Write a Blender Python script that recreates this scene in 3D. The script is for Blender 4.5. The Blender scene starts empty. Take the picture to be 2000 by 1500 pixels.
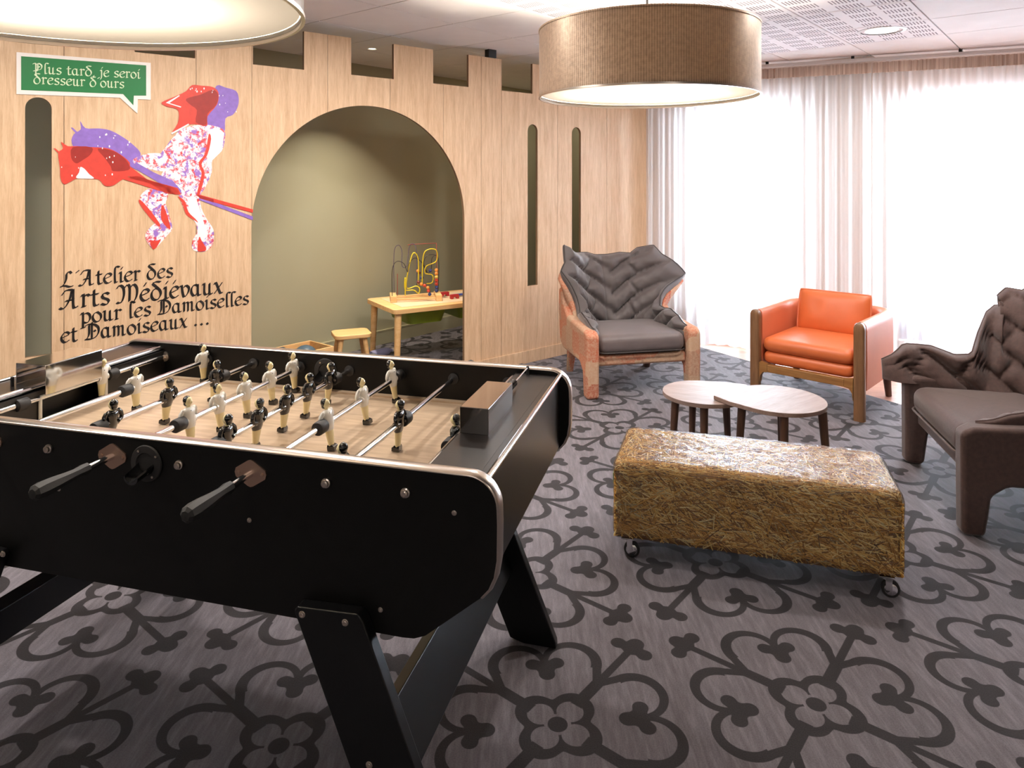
import bpy, math, random
from mathutils import Vector, Matrix, noise
R = random.Random(7)
PI = math.pi
sc = bpy.context.scene
col = sc.collection
# ---------------------------------------------------------------- camera
F, CY, H = 1378.0, 347.0, 1.5
cd = bpy.data.cameras.new('camera'); cam = bpy.data.objects.new('camera', cd); col.objects.link(cam)
cam.location = (0, 0, H); cam.rotation_euler = (PI/2, 0, 0)
cd.sensor_width = 36; cd.lens = F/2000*36; cd.shift_y = (CY-750)/2000; cd.clip_start = .02; cd.clip_end = 200
sc.camera = cam
sc.view_settings.view_transform = 'Standard'; sc.view_settings.look = 'None'
sc.view_settings.gamma = 1; sc.view_settings.use_curve_mapping = False
sc.view_settings.exposure = 0.0
# ---------------------------------------------------------------- world
w = bpy.data.worlds.new('world'); sc.world = w; w.use_nodes = True
bg = w.node_tree.nodes['Background']; bg.inputs[0].default_value = (.74, .87, 1.0, 1); bg.inputs[1].default_value = 56.0
LAMP_WARM = (1.0, .87, .70); LAMP_NEUTRAL = (1.0, .93, .86)
DOWNLIGHT_W = 32.0; PENDANT_W = 190.0
cy_ = sc.cycles
cy_.use_denoising = True; cy_.max_bounces = 8; cy_.diffuse_bounces = 4; cy_.glossy_bounces = 4
cy_.transparent_max_bounces = 12; cy_.transmission_bounces = 6; cy_.caustics_reflective = False; cy_.caustics_refractive = False
cy_.sample_clamp_indirect = 6.0

def add_light(name, kind, loc, energy, color, size=.25, rot=(0, 0, 0), parent=None, **k):
    ld = bpy.data.lights.new(name, kind); ld.energy = energy; ld.color = color
    if kind == 'AREA':
        ld.shape = k.get('shape', 'DISK'); ld.size = size
        if 'size_y' in k: ld.size_y = k['size_y']
        if k.get('portal'): ld.cycles.is_portal = True
        if 'spread' in k: ld.spread = k['spread']
    else: ld.shadow_soft_size = size
    o = bpy.data.objects.new(name, ld); col.objects.link(o); o.location = loc; o.rotation_euler = rot
    if parent: o.parent = parent
    return o

# ---------------------------------------------------------------- helpers
class MB:
    def __init__(s): s.v = []; s.f = []; s.m = []; s.mi = 0
    def add(s, vs, fs):
        n = len(s.v); s.v += [tuple(p) for p in vs]; s.f += [tuple(i+n for i in f) for f in fs]; s.m += [s.mi]*len(fs); return s
    def box(s, c, d, M=None):
        x, y, z = d[0]/2, d[1]/2, d[2]/2
        vs = [Vector((a*x, b*y, e*z)) for a in (-1, 1) for b in (-1, 1) for e in (-1, 1)]
        if M is not None: vs = [M @ v for v in vs]
        vs = [v+Vector(c) for v in vs]
        return s.add(vs, [(0, 1, 3, 2), (4, 6, 7, 5), (0, 4, 5, 1), (2, 3, 7, 6), (0, 2, 6, 4), (1, 5, 7, 3)])
    def tube(s, pts, r, n=8, cap=True):
        pts = [Vector(p) for p in pts]; k = len(pts)
        rs = r if isinstance(r, (list, tuple)) else [r]*k
        t0 = (pts[1]-pts[0]).normalized()
        u = t0.cross(Vector((0, 0, 1)));
        if u.length < .05: u = t0.cross(Vector((0, 1, 0)))
        u.normalize(); vs = []
        for i, p in enumerate(pts):
            t = (pts[min(i+1, k-1)]-pts[max(i-1, 0)])
            t = t.normalized() if t.length > 1e-9 else t0
            u = (u-t*u.dot(t)); u.normalize(); w_ = t.cross(u)
            for j in range(n):
                a = 2*PI*j/n; vs.append(p+(u*math.cos(a)+w_*math.sin(a))*rs[i])
        fs = [(i*n+j, i*n+(j+1) % n, (i+1)*n+(j+1) % n, (i+1)*n+j) for i in range(k-1) for j in range(n)]
        if cap: fs += [tuple(range(n-1, -1, -1)), tuple((k-1)*n+j for j in range(n))]
        return s.add(vs, fs)
    def rings(s, rings, cap=True):
        """rings: list of equal-length closed loops"""
        n = len(rings[0]); vs = [p for r in rings for p in r]; k = len(rings)
        fs = [(i*n+j, i*n+(j+1) % n, (i+1)*n+(j+1) % n, (i+1)*n+j) for i in range(k-1) for j in range(n)]
        if cap: fs += [tuple(range(n-1, -1, -1)), tuple((k-1)*n+j for j in range(n))]
        return s.add(vs, fs)
    def ell(s, c, r, n=12, m=8, M=None):
        rs = []
        for i in range(m+1):
            a = -PI/2+PI*i/m; a = max(-PI/2+.02, min(PI/2-.02, a))
            ring = [Vector((r[0]*math.cos(a)*math.cos(2*PI*j/n), r[1]*math.cos(a)*math.sin(2*PI*j/n), r[2]*math.sin(a))) for j in range(n)]
            if M is not None: ring = [M @ p for p in ring]
            rs.append([p+Vector(c) for p in ring])
        return s.rings(rs)
    def lathe(s, prof, c=(0, 0, 0), n=24, M=None, cap=True):
        rs = []
        for r, z in prof:
            ring = [Vector((r*math.cos(2*PI*j/n), r*math.sin(2*PI*j/n), z)) for j in range(n)]
            if M is not None: ring = [M @ p for p in ring]
            rs.append([p+Vector(c) for p in ring])
        return s.rings(rs, cap)
    def prism(s, poly, fn, t0, t1):
        """poly: 2D outline; fn(u, v, t) -> point"""
        n = len(poly)
        vs = [fn(u, v, t0) for u, v in poly]+[fn(u, v, t1) for u, v in poly]
        fs = [tuple(range(n-1, -1, -1)), tuple(range(n, 2*n))]+[(i, (i+1) % n, n+(i+1) % n, n+i) for i in range(n)]
        return s.add(vs, fs)
    def build(s, name, mats, parent=None, smooth=False, bevel=0, seg=2, sub=0, angle=.6):
        me = bpy.data.meshes.new(name); me.from_pydata([tuple(p) for p in s.v], [], s.f)
        if not isinstance(mats, (list, tuple)): mats = [mats]
        for m in mats: me.materials.append(m)
        me.polygons.foreach_set('material_index', s.m)
        import bmesh
        b = bmesh.new(); b.from_mesh(me); bmesh.ops.recalc_face_normals(b, faces=b.faces); b.to_mesh(me); b.free()
        if smooth:
            me.polygons.foreach_set('use_smooth', [True]*len(me.polygons))
            if smooth != 'all': me.set_sharp_from_angle(angle=angle)
        me.update()
        o = bpy.data.objects.new(name, me); col.objects.link(o)
        if parent: o.parent = parent
        if bevel:
            md = o.modifiers.new('bevel', 'BEVEL'); md.width = bevel; md.segments = seg; md.limit_method = 'ANGLE'
            me.polygons.foreach_set('use_smooth', [True]*len(me.polygons)); md.harden_normals = True
        if sub:
            md = o.modifiers.new('sub', 'SUBSURF'); md.levels = sub; md.render_levels = sub
            me.polygons.foreach_set('use_smooth', [True]*len(me.polygons))
        return o

def tag(o, label=None, cat=None, group=None, kind=None):
    if label: o['label'] = label
    if cat: o['category'] = cat
    if group: o['group'] = group
    if kind: o['kind'] = kind
    return o
def thing(name, label, cat, loc=(0, 0, 0), rz=0, group=None):
    o = bpy.data.objects.new(name, None); col.objects.link(o); o.location = loc; o.rotation_euler = (0, 0, rz)
    o.empty_display_size = .1
    return tag(o, label, cat, group)
def copy_tree(o, parent=None):
    c = o.copy(); col.objects.link(c); c.parent = parent
    for ch in list(o.children): copy_tree(ch, c)
    return c
def rbox_loop(cx, cy, w_, d, r, z, n=5):
    """rounded rectangle loop"""
    out = []
    for k, (sx, sy) in enumerate(((1, 1), (-1, 1), (-1, -1), (1, -1))):
        for i in range(n+1):
            a = PI/2*(k+i/n); out.append(Vector((cx+sx*(w_/2-r)+r*math.cos(a), cy+sy*(d/2-r)+r*math.sin(a), z)))
    return out
def cushion(mb, c, d, r=.04, puff=.015, n=5):
    """soft box: rounded rings with a crowned top"""
    cx, cy, cz = c; w_, dd, h = d; rr = []
    k = 5
    for i in range(k+1):
        a = -PI/2+PI/2*i/k; ins = r*(1-math.cos(a)); rr.append(rbox_loop(cx, cy, w_-2*ins, dd-2*ins, max(r-ins*.5, .01)+.01, cz-h/2+r+r*math.sin(a), n))
    for i in range(k+1):
        a = PI/2*i/k; ins = r*(1-math.cos(a)); rr.append(rbox_loop(cx, cy, w_-2*ins, dd-2*ins, max(r-ins*.5, .01)+.01, cz+h/2-r+r*math.sin(a), n))
    for q in (.8, .5, .2):
        rr.append([Vector((cx+(p.x-cx)*q, cy+(p.y-cy)*q, cz+h/2+puff*(1-q*q))) for p in rr[2*k+1]])
    mb.rings(rr)

# ---------------------------------------------------------------- materials
def hexc(r, g, b):
    f = lambda c: ((c/255)/12.92 if c/255 <= .04045 else ((c/255+.055)/1.055)**2.4)
    return (f(r), f(g), f(b), 1)
class NT:
    def __init__(s, name):
        s.m = bpy.data.materials.new(name); s.m.use_nodes = True; s.t = s.m.node_tree; s.n = s.t.nodes
        s.b = s.n['Principled BSDF']; s.out = s.n['Material Output']
    def link(s, a, b): s.t.links.new(a, b)
    def node(s, ty, **k):
        n = s.n.new(ty)
        for a, v in k.items(): setattr(n, a, v)
        return n
    def M(s, op, a, b=None, c=None):
        n = s.n.new('ShaderNodeMath'); n.operation = op
        for i, x in enumerate((a, b, c)):
            if x is None: continue
            if isinstance(x, (int, float)): n.inputs[i].default_value = x
            else: s.link(x, n.inputs[i])
        return n.outputs[0]
    def coords(s, kind='Object', scale=(1, 1, 1), rot=(0, 0, 0), loc=(0, 0, 0)):
        tc = s.n.new('ShaderNodeTexCoord'); mp = s.n.new('ShaderNodeMapping')
        if kind == 'World':
            g = s.n.new('ShaderNodeNewGeometry'); s.link(g.outputs['Position'], mp.inputs[0])
        else: s.link(tc.outputs[kind], mp.inputs[0])
        mp.inputs['Scale'].default_value = scale; mp.inputs['Rotation'].default_value = rot; mp.inputs['Location'].default_value = loc
        return mp.outputs[0]
    def noise(s, vec, scale, detail=4, rough=.5, dist=0):
        n = s.n.new('ShaderNodeTexNoise'); s.link(vec, n.inputs['Vector']); n.inputs['Scale'].default_value = scale
        n.inputs['Detail'].default_value = detail; n.inputs['Roughness'].default_value = rough; n.inputs['Distortion'].default_value = dist
        return n.outputs['Fac']
    def ramp(s, fac, stops):
        n = s.n.new('ShaderNodeValToRGB'); s.link(fac, n.inputs[0]); e = n.color_ramp.elements
        while len(e) > 1: e.remove(e[-1])
        e[0].position = stops[0][0]; e[0].color = stops[0][1]
        for p, c in stops[1:]:
            x = e.new(p); x.color = c
        return n.outputs[0]
    def mix(s, fac, a, b):
        n = s.n.new('ShaderNodeMix'); n.data_type = 'RGBA'
        for i, x in ((0, fac), (6, a), (7, b)):
            if isinstance(x, (int, float, tuple)): n.inputs[i].default_value = x
            else: s.link(x, n.inputs[i])
        return n.outputs[2]
    def bump(s, h, strength=.3, dist=.01):
        n = s.n.new('ShaderNodeBump'); n.inputs['Strength'].default_value = strength; n.inputs['Distance'].default_value = dist
        s.link(h, n.inputs['Height']); s.link(n.outputs[0], s.b.inputs['Normal'])
    def color(s, c):
        if isinstance(c, tuple): s.b.inputs['Base Color'].default_value = c
        else: s.link(c, s.b.inputs['Base Color'])
def simple(name, c, rough=.5, metal=0, spec=.5, coat=0, nscale=None, nvar=.08, bump=0, bscale=200, sheen=0):
    t = NT(name); t.b.inputs['Roughness'].default_value = rough; t.b.inputs['Metallic'].default_value = metal
    t.b.inputs['Specular IOR Level'].default_value = spec; t.b.inputs['Coat Weight'].default_value = coat
    t.b.inputs['Sheen Weight'].default_value = sheen
    v = t.coords()
    nz = t.noise(v, nscale or 12, 3)
    lo = tuple(x*(1-nvar) for x in c[:3])+(1,); hi = tuple(min(1, x*(1+nvar)) for x in c[:3])+(1,)
    t.color(t.ramp(nz, [(.3, lo), (.7, hi)]))
    if bump: t.bump(t.noise(v, bscale, 2), bump, .002)
    return t.m
def wood(name, c1, c2, c3, axis=2, scale=1.0, rough=.45, stretch=14, kind='Object'):
    t = NT(name); s_ = [stretch, stretch, stretch]; s_[axis] = 1
    v = t.coords(kind, tuple(x*scale for x in s_))
    n1 = t.noise(v, 3.0, 6, .6, .4); n2 = t.noise(v, 14, 4, .7)
    c = t.mix(.35, t.ramp(n1, [(.30, c1), (.5, c2), (.68, c3)]), t.ramp(n2, [(.35, c1), (.65, c3)]))
    t.color(c); t.b.inputs['Roughness'].default_value = rough; t.bump(n2, .12, .001)
    return t.m
M = {}
M['oak'] = wood('washed_oak', hexc(188, 150, 114), hexc(211, 175, 138), hexc(227, 195, 159), 2, 1.0, .5, 12, 'World')
M['oak_edge'] = simple('oak_edge', hexc(120, 92, 68), .6)
M['green_wall'] = simple('green_wall', hexc(166, 163, 138), .5, nvar=.03, nscale=1.5)
M['cream_wall'] = simple('cream_wall', hexc(225, 214, 198), .8, nvar=.02)
M['white_wall'] = simple('white_wall', hexc(228, 214, 205), .8, nvar=.02)
M['skirting'] = simple('skirting', hexc(176, 170, 140), .4)
M['chrome'] = simple('chrome', (.82, .82, .84, 1), .12, 1, nvar=.02)
M['chrome_warm'] = simple('chrome_warm', (.60, .52, .46, 1), .28, 1, nvar=.02)
M['plate'] = simple('bronze_plate', (.55, .37, .28, 1), .35, 1, nvar=.05)
M['mirror'] = simple('mirror_steel', (.72, .70, .68, 1), .08, 1, nvar=.02)
M['table_black'] = simple('black_laminate', hexc(9, 8, 7), .4, spec=.25, nvar=.1)
M['table_brown'] = simple('black_brown_laminate', hexc(26, 21, 19), .30, spec=.5, nvar=.15, bump=.05)
M['inner_black'] = simple('inner_black', hexc(14, 12, 11), .4)
M['leg_black'] = simple('leg_black', hexc(10, 10, 12), .35, spec=.35)
M['rubber'] = simple('rubber', hexc(26, 24, 24), .6)
M['handle'] = simple('handle_black', hexc(22, 20, 19), .6)
M['toy_white'] = simple('toy_white', hexc(238, 234, 224), .25, coat=.5, nvar=.03)
M['toy_cream'] = simple('toy_cream', hexc(238, 222, 170), .3, coat=.4, nvar=.03)
M['toy_black'] = simple('toy_black', hexc(14, 14, 16), .15, coat=.8)
M['bead_white'] = simple('bead_white', hexc(226, 214, 186), .4)
M['kidwood'] = wood('pale_birch', hexc(214, 164, 104), hexc(230, 184, 124), hexc(240, 200, 146), 0, 1.0, .45, 10)
M['kidwood_top'] = simple('pale_table_inlay', hexc(232, 206, 172), .4, nvar=.02)
M['bin_green'] = simple('bin_green', hexc(120, 140, 30), .35)
M['ceiling'] = simple('ceiling_white', hexc(238, 234, 234), .85, nvar=.04, nscale=3)
M['ceiling_back'] = simple('ceiling_gap', hexc(120, 112, 108), .9)
M['black'] = simple('matte_black', hexc(14, 13, 12), .5)
M['ink'] = simple('wall_ink', hexc(24, 16, 12), .6)
M['sign_white'] = simple('sign_white', hexc(236, 226, 220), .5, nvar=.02)
M['sign_green'] = simple('sign_green', hexc(0, 112, 52), .5, nvar=.03)
M['sign_text'] = simple('sign_text', hexc(224, 236, 200), .5, nvar=.02)
M['purple'] = simple('print_purple', hexc(136, 104, 184), .5, nvar=.12, nscale=30)
M['red'] = simple('print_red', hexc(206, 62, 48), .5, nvar=.1, nscale=30)
M['dark_red'] = simple('print_dark_red', hexc(150, 34, 26), .5, nvar=.1, nscale=30)
M['print_white'] = simple('print_white', hexc(240, 232, 232), .5, nvar=.02)

def mottled():
    t = NT('print_mottled'); v = t.coords('World', (1, 1, 1))
    n1 = t.noise(v, 34, 5, .7, .6); n2 = t.noise(v, 22, 5, .7, .4)
    white = hexc(240, 232, 232)
    a = t.ramp(n1, [(.50, white), (.54, hexc(232, 150, 160)), (.60, hexc(208, 60, 60))])
    b = t.ramp(n2, [(.53, (0, 0, 0, 1)), (.58, (1, 1, 1, 1))])
    t.color(t.mix(b, a, hexc(150, 110, 190))); t.b.inputs['Roughness'].default_value = .5
    return t.m
M['mottled'] = mottled()

# carpet: a fourfold scroll motif, repeated every 74 cm
CS, CTH, COX, COY = .7447, .0987336777, .12533, 1.93600
def carpet_mat():
    t = NT('scroll_carpet')
    g = t.node('ShaderNodeNewGeometry'); sx = t.node('ShaderNodeSeparateXYZ'); t.link(g.outputs['Position'], sx.inputs[0])
    X = t.M('SUBTRACT', sx.outputs[0], COX); Y = t.M('SUBTRACT', sx.outputs[1], COY)
    c, s_ = math.cos(CTH)/CS, math.sin(CTH)/CS
    u = t.M('ADD', t.M('MULTIPLY', X, c), t.M('MULTIPLY', Y, s_)); v = t.M('SUBTRACT', t.M('MULTIPLY', Y, c), t.M('MULTIPLY', X, s_))
    # gentle wobble of the printed outline
    u = t.M('ABSOLUTE', t.M('SUBTRACT', t.M('FRACT', t.M('ADD', u, .5)), .5)); v = t.M('ABSOLUTE', t.M('SUBTRACT', t.M('FRACT', t.M('ADD', v, .5)), .5))
    x = t.M('MINIMUM', u, v); y = t.M('MAXIMUM', u, v)
    def dist(cx, cy): return t.M('SQRT', t.M('ADD', t.M('POWER', t.M('SUBTRACT', x, cx), 2), t.M('POWER', t.M('SUBTRACT', y, cy), 2)))
    def circ(cx, cy, r): return t.M('SUBTRACT', dist(cx, cy), r)
    mn = lambda *a: a[0] if len(a) == 1 else t.M('MINIMUM', a[0], mn(*a[1:]))
    mx = lambda *a: a[0] if len(a) == 1 else t.M('MAXIMUM', a[0], mx(*a[1:]))
    def smin(a, b, k=.02):
        n = t.node('ShaderNodeMath', operation='SMOOTH_MIN'); t.link(a, n.inputs[0]); t.link(b, n.inputs[1]); n.inputs[2].default_value = k; return n.outputs[0]
    dot = circ(0, 0, .037)
    outer = smin(circ(.068, .068, .083), circ(0, 0, .122), .02)
    petals = mn(circ(.056, .056, .051), circ(0, 0, .050))
    ring = mx(outer, t.M('MULTIPLY', petals, -1.0))
    # diagonal stem
    dd = t.M('MULTIPLY', t.M('SUBTRACT', y, x), .70711); da = t.M('MULTIPLY', t.M('ADD', x, y), .70711)
    stem1 = mx(t.M('SUBTRACT', dd, .025), t.M('SUBTRACT', .12, da), t.M('SUBTRACT', da, .31))
    stem2 = mx(t.M('SUBTRACT', dd, .0165), t.M('SUBTRACT', .12, da), t.M('SUBTRACT', da, .54))
    tref = smin(smin(circ(.384, .384, .042), circ(.336, .425, .033), .025), circ(.408, .408, .036), .02)
    # curl
    rw = t.M('ADD', .0150, t.M('MULTIPLY', x, .035))
    arc = t.M('SUBTRACT', t.M('ABSOLUTE', circ(.107, .325, .107)), rw)
    side = t.M('ADD', t.M('SUBTRACT', .345, y), t.M('MULTIPLY', x, -.32))   # positive below the cut line
    arc = mx(arc, side)
    seg_t = t.M('MULTIPLY', t.M('SUBTRACT', y, .20), 1/.10)
    n = t.node('ShaderNodeClamp'); t.link(seg_t, n.inputs[0]); st = n.outputs[0]
    lx = t.M('ADD', .192, t.M('MULTIPLY', st, .021)); ly = t.M('ADD', .20, t.M('MULTIPLY', st, .10))
    segd = t.M('SUBTRACT', t.M('SQRT', t.M('ADD', t.M('POWER', t.M('SUBTRACT', x, lx), 2), t.M('POWER', t.M('SUBTRACT', y, ly), 2))), .0185)
    inner = smin(smin(circ(0, .306, .040), circ(.050, .326, .031), .025), circ(0, .264, .033), .02)
    d = mn(dot, ring, stem1, stem2, tref, arc, segd, inner)
    mask = t.node('ShaderNodeMapRange'); t.link(d, mask.inputs[0]); mask.inputs[1].default_value = .0015; mask.inputs[2].default_value = -.0015
    vv = t.coords('World', (16, 2.2, 1), (0, 0, -.55)); n1 = t.noise(vv, 3.2, 6, .7); n2 = t.noise(t.coords('World'), 260, 2)
    light = t.mix(.35, t.ramp(n1, [(.3, hexc(80, 76, 81)), (.5, hexc(104, 99, 105)), (.72, hexc(136, 131, 139))]), t.ramp(n2, [(.35, hexc(78, 74, 79)), (.65, hexc(118, 113, 120))]))
    dark = t.ramp(n2, [(.35, hexc(20, 18, 21)), (.65, hexc(36, 32, 37))])
    t.color(t.mix(mask.outputs[0], light, dark)); t.b.inputs['Roughness'].default_value = .8; t.b.inputs['Specular IOR Level'].default_value = .25
    t.b.inputs['Sheen Weight'].default_value = .15
    t.bump(n2, .25, .002)
    return t.m
M['carpet'] = carpet_mat()
M['parquet'] = wood('rosy_parquet', hexc(176, 122, 100), hexc(204, 152, 128), hexc(222, 176, 152), 0, 1.0, .3, 10)

def sheer():
    t = NT('sheer_voile'); t.n.remove(t.b)
    tr = t.node('ShaderNodeBsdfTransparent'); tl = t.node('ShaderNodeBsdfTranslucent'); df = t.node('ShaderNodeBsdfDiffuse')
    tl.inputs[0].default_value = (.78, .78, .79, 1); df.inputs[0].default_value = (.88, .85, .84, 1); tr.inputs[0].default_value = (.97, .97, .98, 1)
    m1 = t.node('ShaderNodeMixShader'); m2 = t.node('ShaderNodeMixShader'); m1.inputs[0].default_value = .38; 
    t.link(tl.outputs[0], m1.inputs[1]); t.link(df.outputs[0], m1.inputs[2])
    lw = t.node('ShaderNodeLayerWeight'); lw.inputs[0].default_value = .35
    f = t.M('ADD', .50, t.M('MULTIPLY', lw.outputs['Facing'], .45))
    t.link(f, m2.inputs[0]); t.link(tr.outputs[0], m2.inputs[1]); t.link(m1.outputs[0], m2.inputs[2]); t.link(m2.outputs[0], t.out.inputs[0])
    return t.m
M['sheer'] = sheer()
def heading():
    t = NT('curtain_heading'); t.color(t.ramp(t.noise(t.coords('World', (60, 60, 1)), 1.0, 3), [(.35, hexc(178, 152, 138)), (.65, hexc(216, 196, 182))])); t.b.inputs['Roughness'].default_value = .9
    return t.m
M['heading'] = heading()
def glass():
    t = NT('window_glass'); t.n.remove(t.b); a = t.node('ShaderNodeBsdfTransparent'); g = t.node('ShaderNodeBsdfGlossy'); g.inputs['Roughness'].default_value = .02
    m = t.node('ShaderNodeMixShader'); m.inputs[0].default_value = .06; t.link(a.outputs[0], m.inputs[1]); t.link(g.outputs[0], m.inputs[2]); t.link(m.outputs[0], t.out.inputs[0])
    return t.m
M['glass'] = glass()
def emit(name, c, s_):
    t = NT(name); t.n.remove(t.b); e = t.node('ShaderNodeEmission'); e.inputs[0].default_value = c; e.inputs[1].default_value = s_; t.link(e.outputs[0], t.out.inputs[0]); return t.m
M['lens'] = emit('downlight_lens', (1, .95, .85, 1), 12)
M['lens_small'] = emit('downlight_lens_small', (1, .85, .6, 1), 12)
def perforated():
    t = NT('perforated_tile'); v = t.coords('Object'); s_ = t.node('ShaderNodeSeparateXYZ'); t.link(v, s_.inputs[0])
    # tile-local x runs 0..0.6 with the slots side by side, y 0..0.6
    X, Y = s_.outputs[0], s_.outputs[1]
    gx = t.M('FRACT', t.M('MULTIPLY', X, 1/.2)); gy = t.M('FRACT', t.M('MULTIPLY', Y, 1/.15))
    inx = t.M('MULTIPLY', t.M('GREATER_THAN', gx, .12), t.M('LESS_THAN', gx, .88))
    iny = t.M('MULTIPLY', t.M('GREATER_THAN', gy, .18), t.M('LESS_THAN', gy, .82))
    sl = t.M('LESS_THAN', t.M('FRACT', t.M('ADD', t.M('MULTIPLY', X, 1/.019), .2)), .42)
    k = t.M('MULTIPLY', t.M('MULTIPLY', inx, iny), sl)
    t.color(t.mix(k, hexc(238, 234, 236), hexc(112, 98, 106))); t.b.inputs['Roughness'].default_value = .85
    return t.m
M['perforated'] = perforated()
def shade(name, c1, c2):
    t = NT(name); v = t.coords('Object'); s_ = t.node('ShaderNodeSeparateXYZ'); t.link(v, s_.inputs[0])
    ang = t.M('ARCTAN2', s_.outputs[1], s_.outputs[0])
    rib = t.M('SINE', t.M('MULTIPLY', ang, 300)); rz = t.M('SINE', t.M('MULTIPLY', s_.outputs[2], 1400))
    n1 = t.noise(v, 60, 3)
    k = t.M('ADD', t.M('MULTIPLY', rib, .25), t.M('ADD', t.M('MULTIPLY', rz, .15), n1))
    t.color(t.ramp(k, [(.2, c1), (.8, c2)])); t.b.inputs['Roughness'].default_value = .42; t.b.inputs['Metallic'].default_value = .35
    t.b.inputs['Sheen Weight'].default_value = .4; t.bump(k, .25, .001)
    tl = t.node('ShaderNodeBsdfTranslucent'); tl.inputs[0].default_value = (.50, .40, .31, 1)
    m = t.node('ShaderNodeMixShader'); m.inputs[0].default_value = .34; t.link(t.b.outputs[0], m.inputs[1]); t.link(tl.outputs[0], m.inputs[2]); t.link(m.outputs[0], t.out.inputs[0])
    return t.m
M['shade'] = shade('bronze_shade', hexc(150, 126, 106), hexc(222, 196, 170))
M['shade_grey'] = shade('grey_shade', hexc(92, 84, 80), hexc(140, 132, 126))
def lining():
    t = NT('shade_lining'); t.n.remove(t.b); tl = t.node('ShaderNodeBsdfTranslucent'); tl.inputs[0].default_value = (.9, .82, .72, 1); df = t.node('ShaderNodeBsdfDiffuse'); df.inputs[0].default_value = (.88, .84, .78, 1)
    m = t.node('ShaderNodeMixShader'); m.inputs[0].default_value = .68; t.link(tl.outputs[0], m.inputs[1]); t.link(df.outputs[0], m.inputs[2]); t.link(m.outputs[0], t.out.inputs[0]); return t.m
M['shade_in'] = lining()
def diffuser():
    t = NT('lamp_diffuser'); t.n.remove(t.b); tl = t.node('ShaderNodeBsdfTranslucent'); tl.inputs[0].default_value = (.165, .155, .14, 1); df = t.node('ShaderNodeBsdfDiffuse'); df.inputs[0].default_value = (.9, .88, .86, 1)
    m = t.node('ShaderNodeMixShader'); m.inputs[0].default_value = .4; t.link(tl.outputs[0], m.inputs[1]); t.link(df.outputs[0], m.inputs[2]); t.link(m.outputs[0], t.out.inputs[0]); return t.m
M['diffuser'] = diffuser()
M['grey_fabric'] = simple('grey_quilt', hexc(82, 74, 74), .55, sheen=.4, nvar=.12, nscale=9, bump=.25, bscale=350)
M['grey_seat'] = simple('grey_seat', hexc(100, 90, 90), .45, sheen=.2, nvar=.08, bump=.1, bscale=300)
M['brown_fabric'] = simple('brown_wool', hexc(70, 49, 44), .8, sheen=.3, nvar=.18, nscale=60, bump=.4, bscale=260)
M['piping'] = simple('piping', hexc(52, 46, 44), .6)
def tapestry():
    t = NT('patchwork_tapestry'); v = t.coords('Object', (7, 7, 7)); vo = t.node('ShaderNodeTexVoronoi'); vo.distance = 'CHEBYCHEV'; t.link(v, vo.inputs['Vector']); vo.inputs['Scale'].default_value = 1.0; vo.inputs['Randomness'].default_value = .7
    s_ = t.node('ShaderNodeSeparateColor'); t.link(vo.outputs['Color'], s_.inputs[0])
    base = t.ramp(s_.outputs[0], [(.0, hexc(190, 92, 58)), (.3, hexc(184, 150, 124)), (.5, hexc(196, 108, 74)), (.7, hexc(166, 134, 112)), (.85, hexc(200, 164, 134)), (1, hexc(170, 78, 52))])
    n1 = t.noise(t.coords('Object', (1, 1, 1)), 70, 5, .8); t.color(t.mix(t.ramp(n1, [(.42, (0, 0, 0, 1)), (.66, (.75, .75, .75, 1))]), base, hexc(206, 178, 152)))
    t.b.inputs['Roughness'].default_value = .85; t.bump(n1, .4, .003); return t.m
M['tapestry'] = tapestry()
M['leather'] = simple('orange_leather', hexc(204, 104, 56), .42, nvar=.06, nscale=6, bump=.12, bscale=240)
M['leather_side'] = simple('orange_leather_side', hexc(208, 120, 84), .48, nvar=.04, nscale=6, bump=.1, bscale=240)
M['chair_oak'] = wood('smoked_oak', hexc(98, 68, 44), hexc(118, 84, 56), hexc(136, 100, 68), 2, 1, .4, 14)
M['chair_oak_h'] = wood('smoked_oak_rail', hexc(120, 78, 38), hexc(142, 98, 52), hexc(158, 114, 66), 0, 1, .4, 14)
M['walnut'] = wood('grey_walnut', hexc(126, 104, 96), hexc(146, 124, 116), hexc(164, 142, 134), 0, 1, .5, 9)
M['walnut_leg'] = wood('dark_walnut', hexc(66, 44, 34), hexc(84, 58, 46), hexc(100, 72, 56), 2, 1, .4, 12)
def straw():
    t = NT('straw'); oi = t.node('ShaderNodeNewGeometry'); c = t.ramp(oi.outputs['Random Per Island'], [(0, hexc(112, 70, 24)), (.22, hexc(186, 128, 46)), (.5, hexc(236, 178, 80)), (.8, hexc(255, 222, 140)), (.93, hexc(255, 232, 168)), (1, hexc(120, 80, 30))])
    t.color(c); t.b.inputs['Roughness'].default_value = .5; return t.m
M['straw'] = straw()
M['straw_core'] = simple('straw_core', hexc(140, 94, 38), .9, nvar=.4, nscale=60, bump=1, bscale=90)
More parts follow.
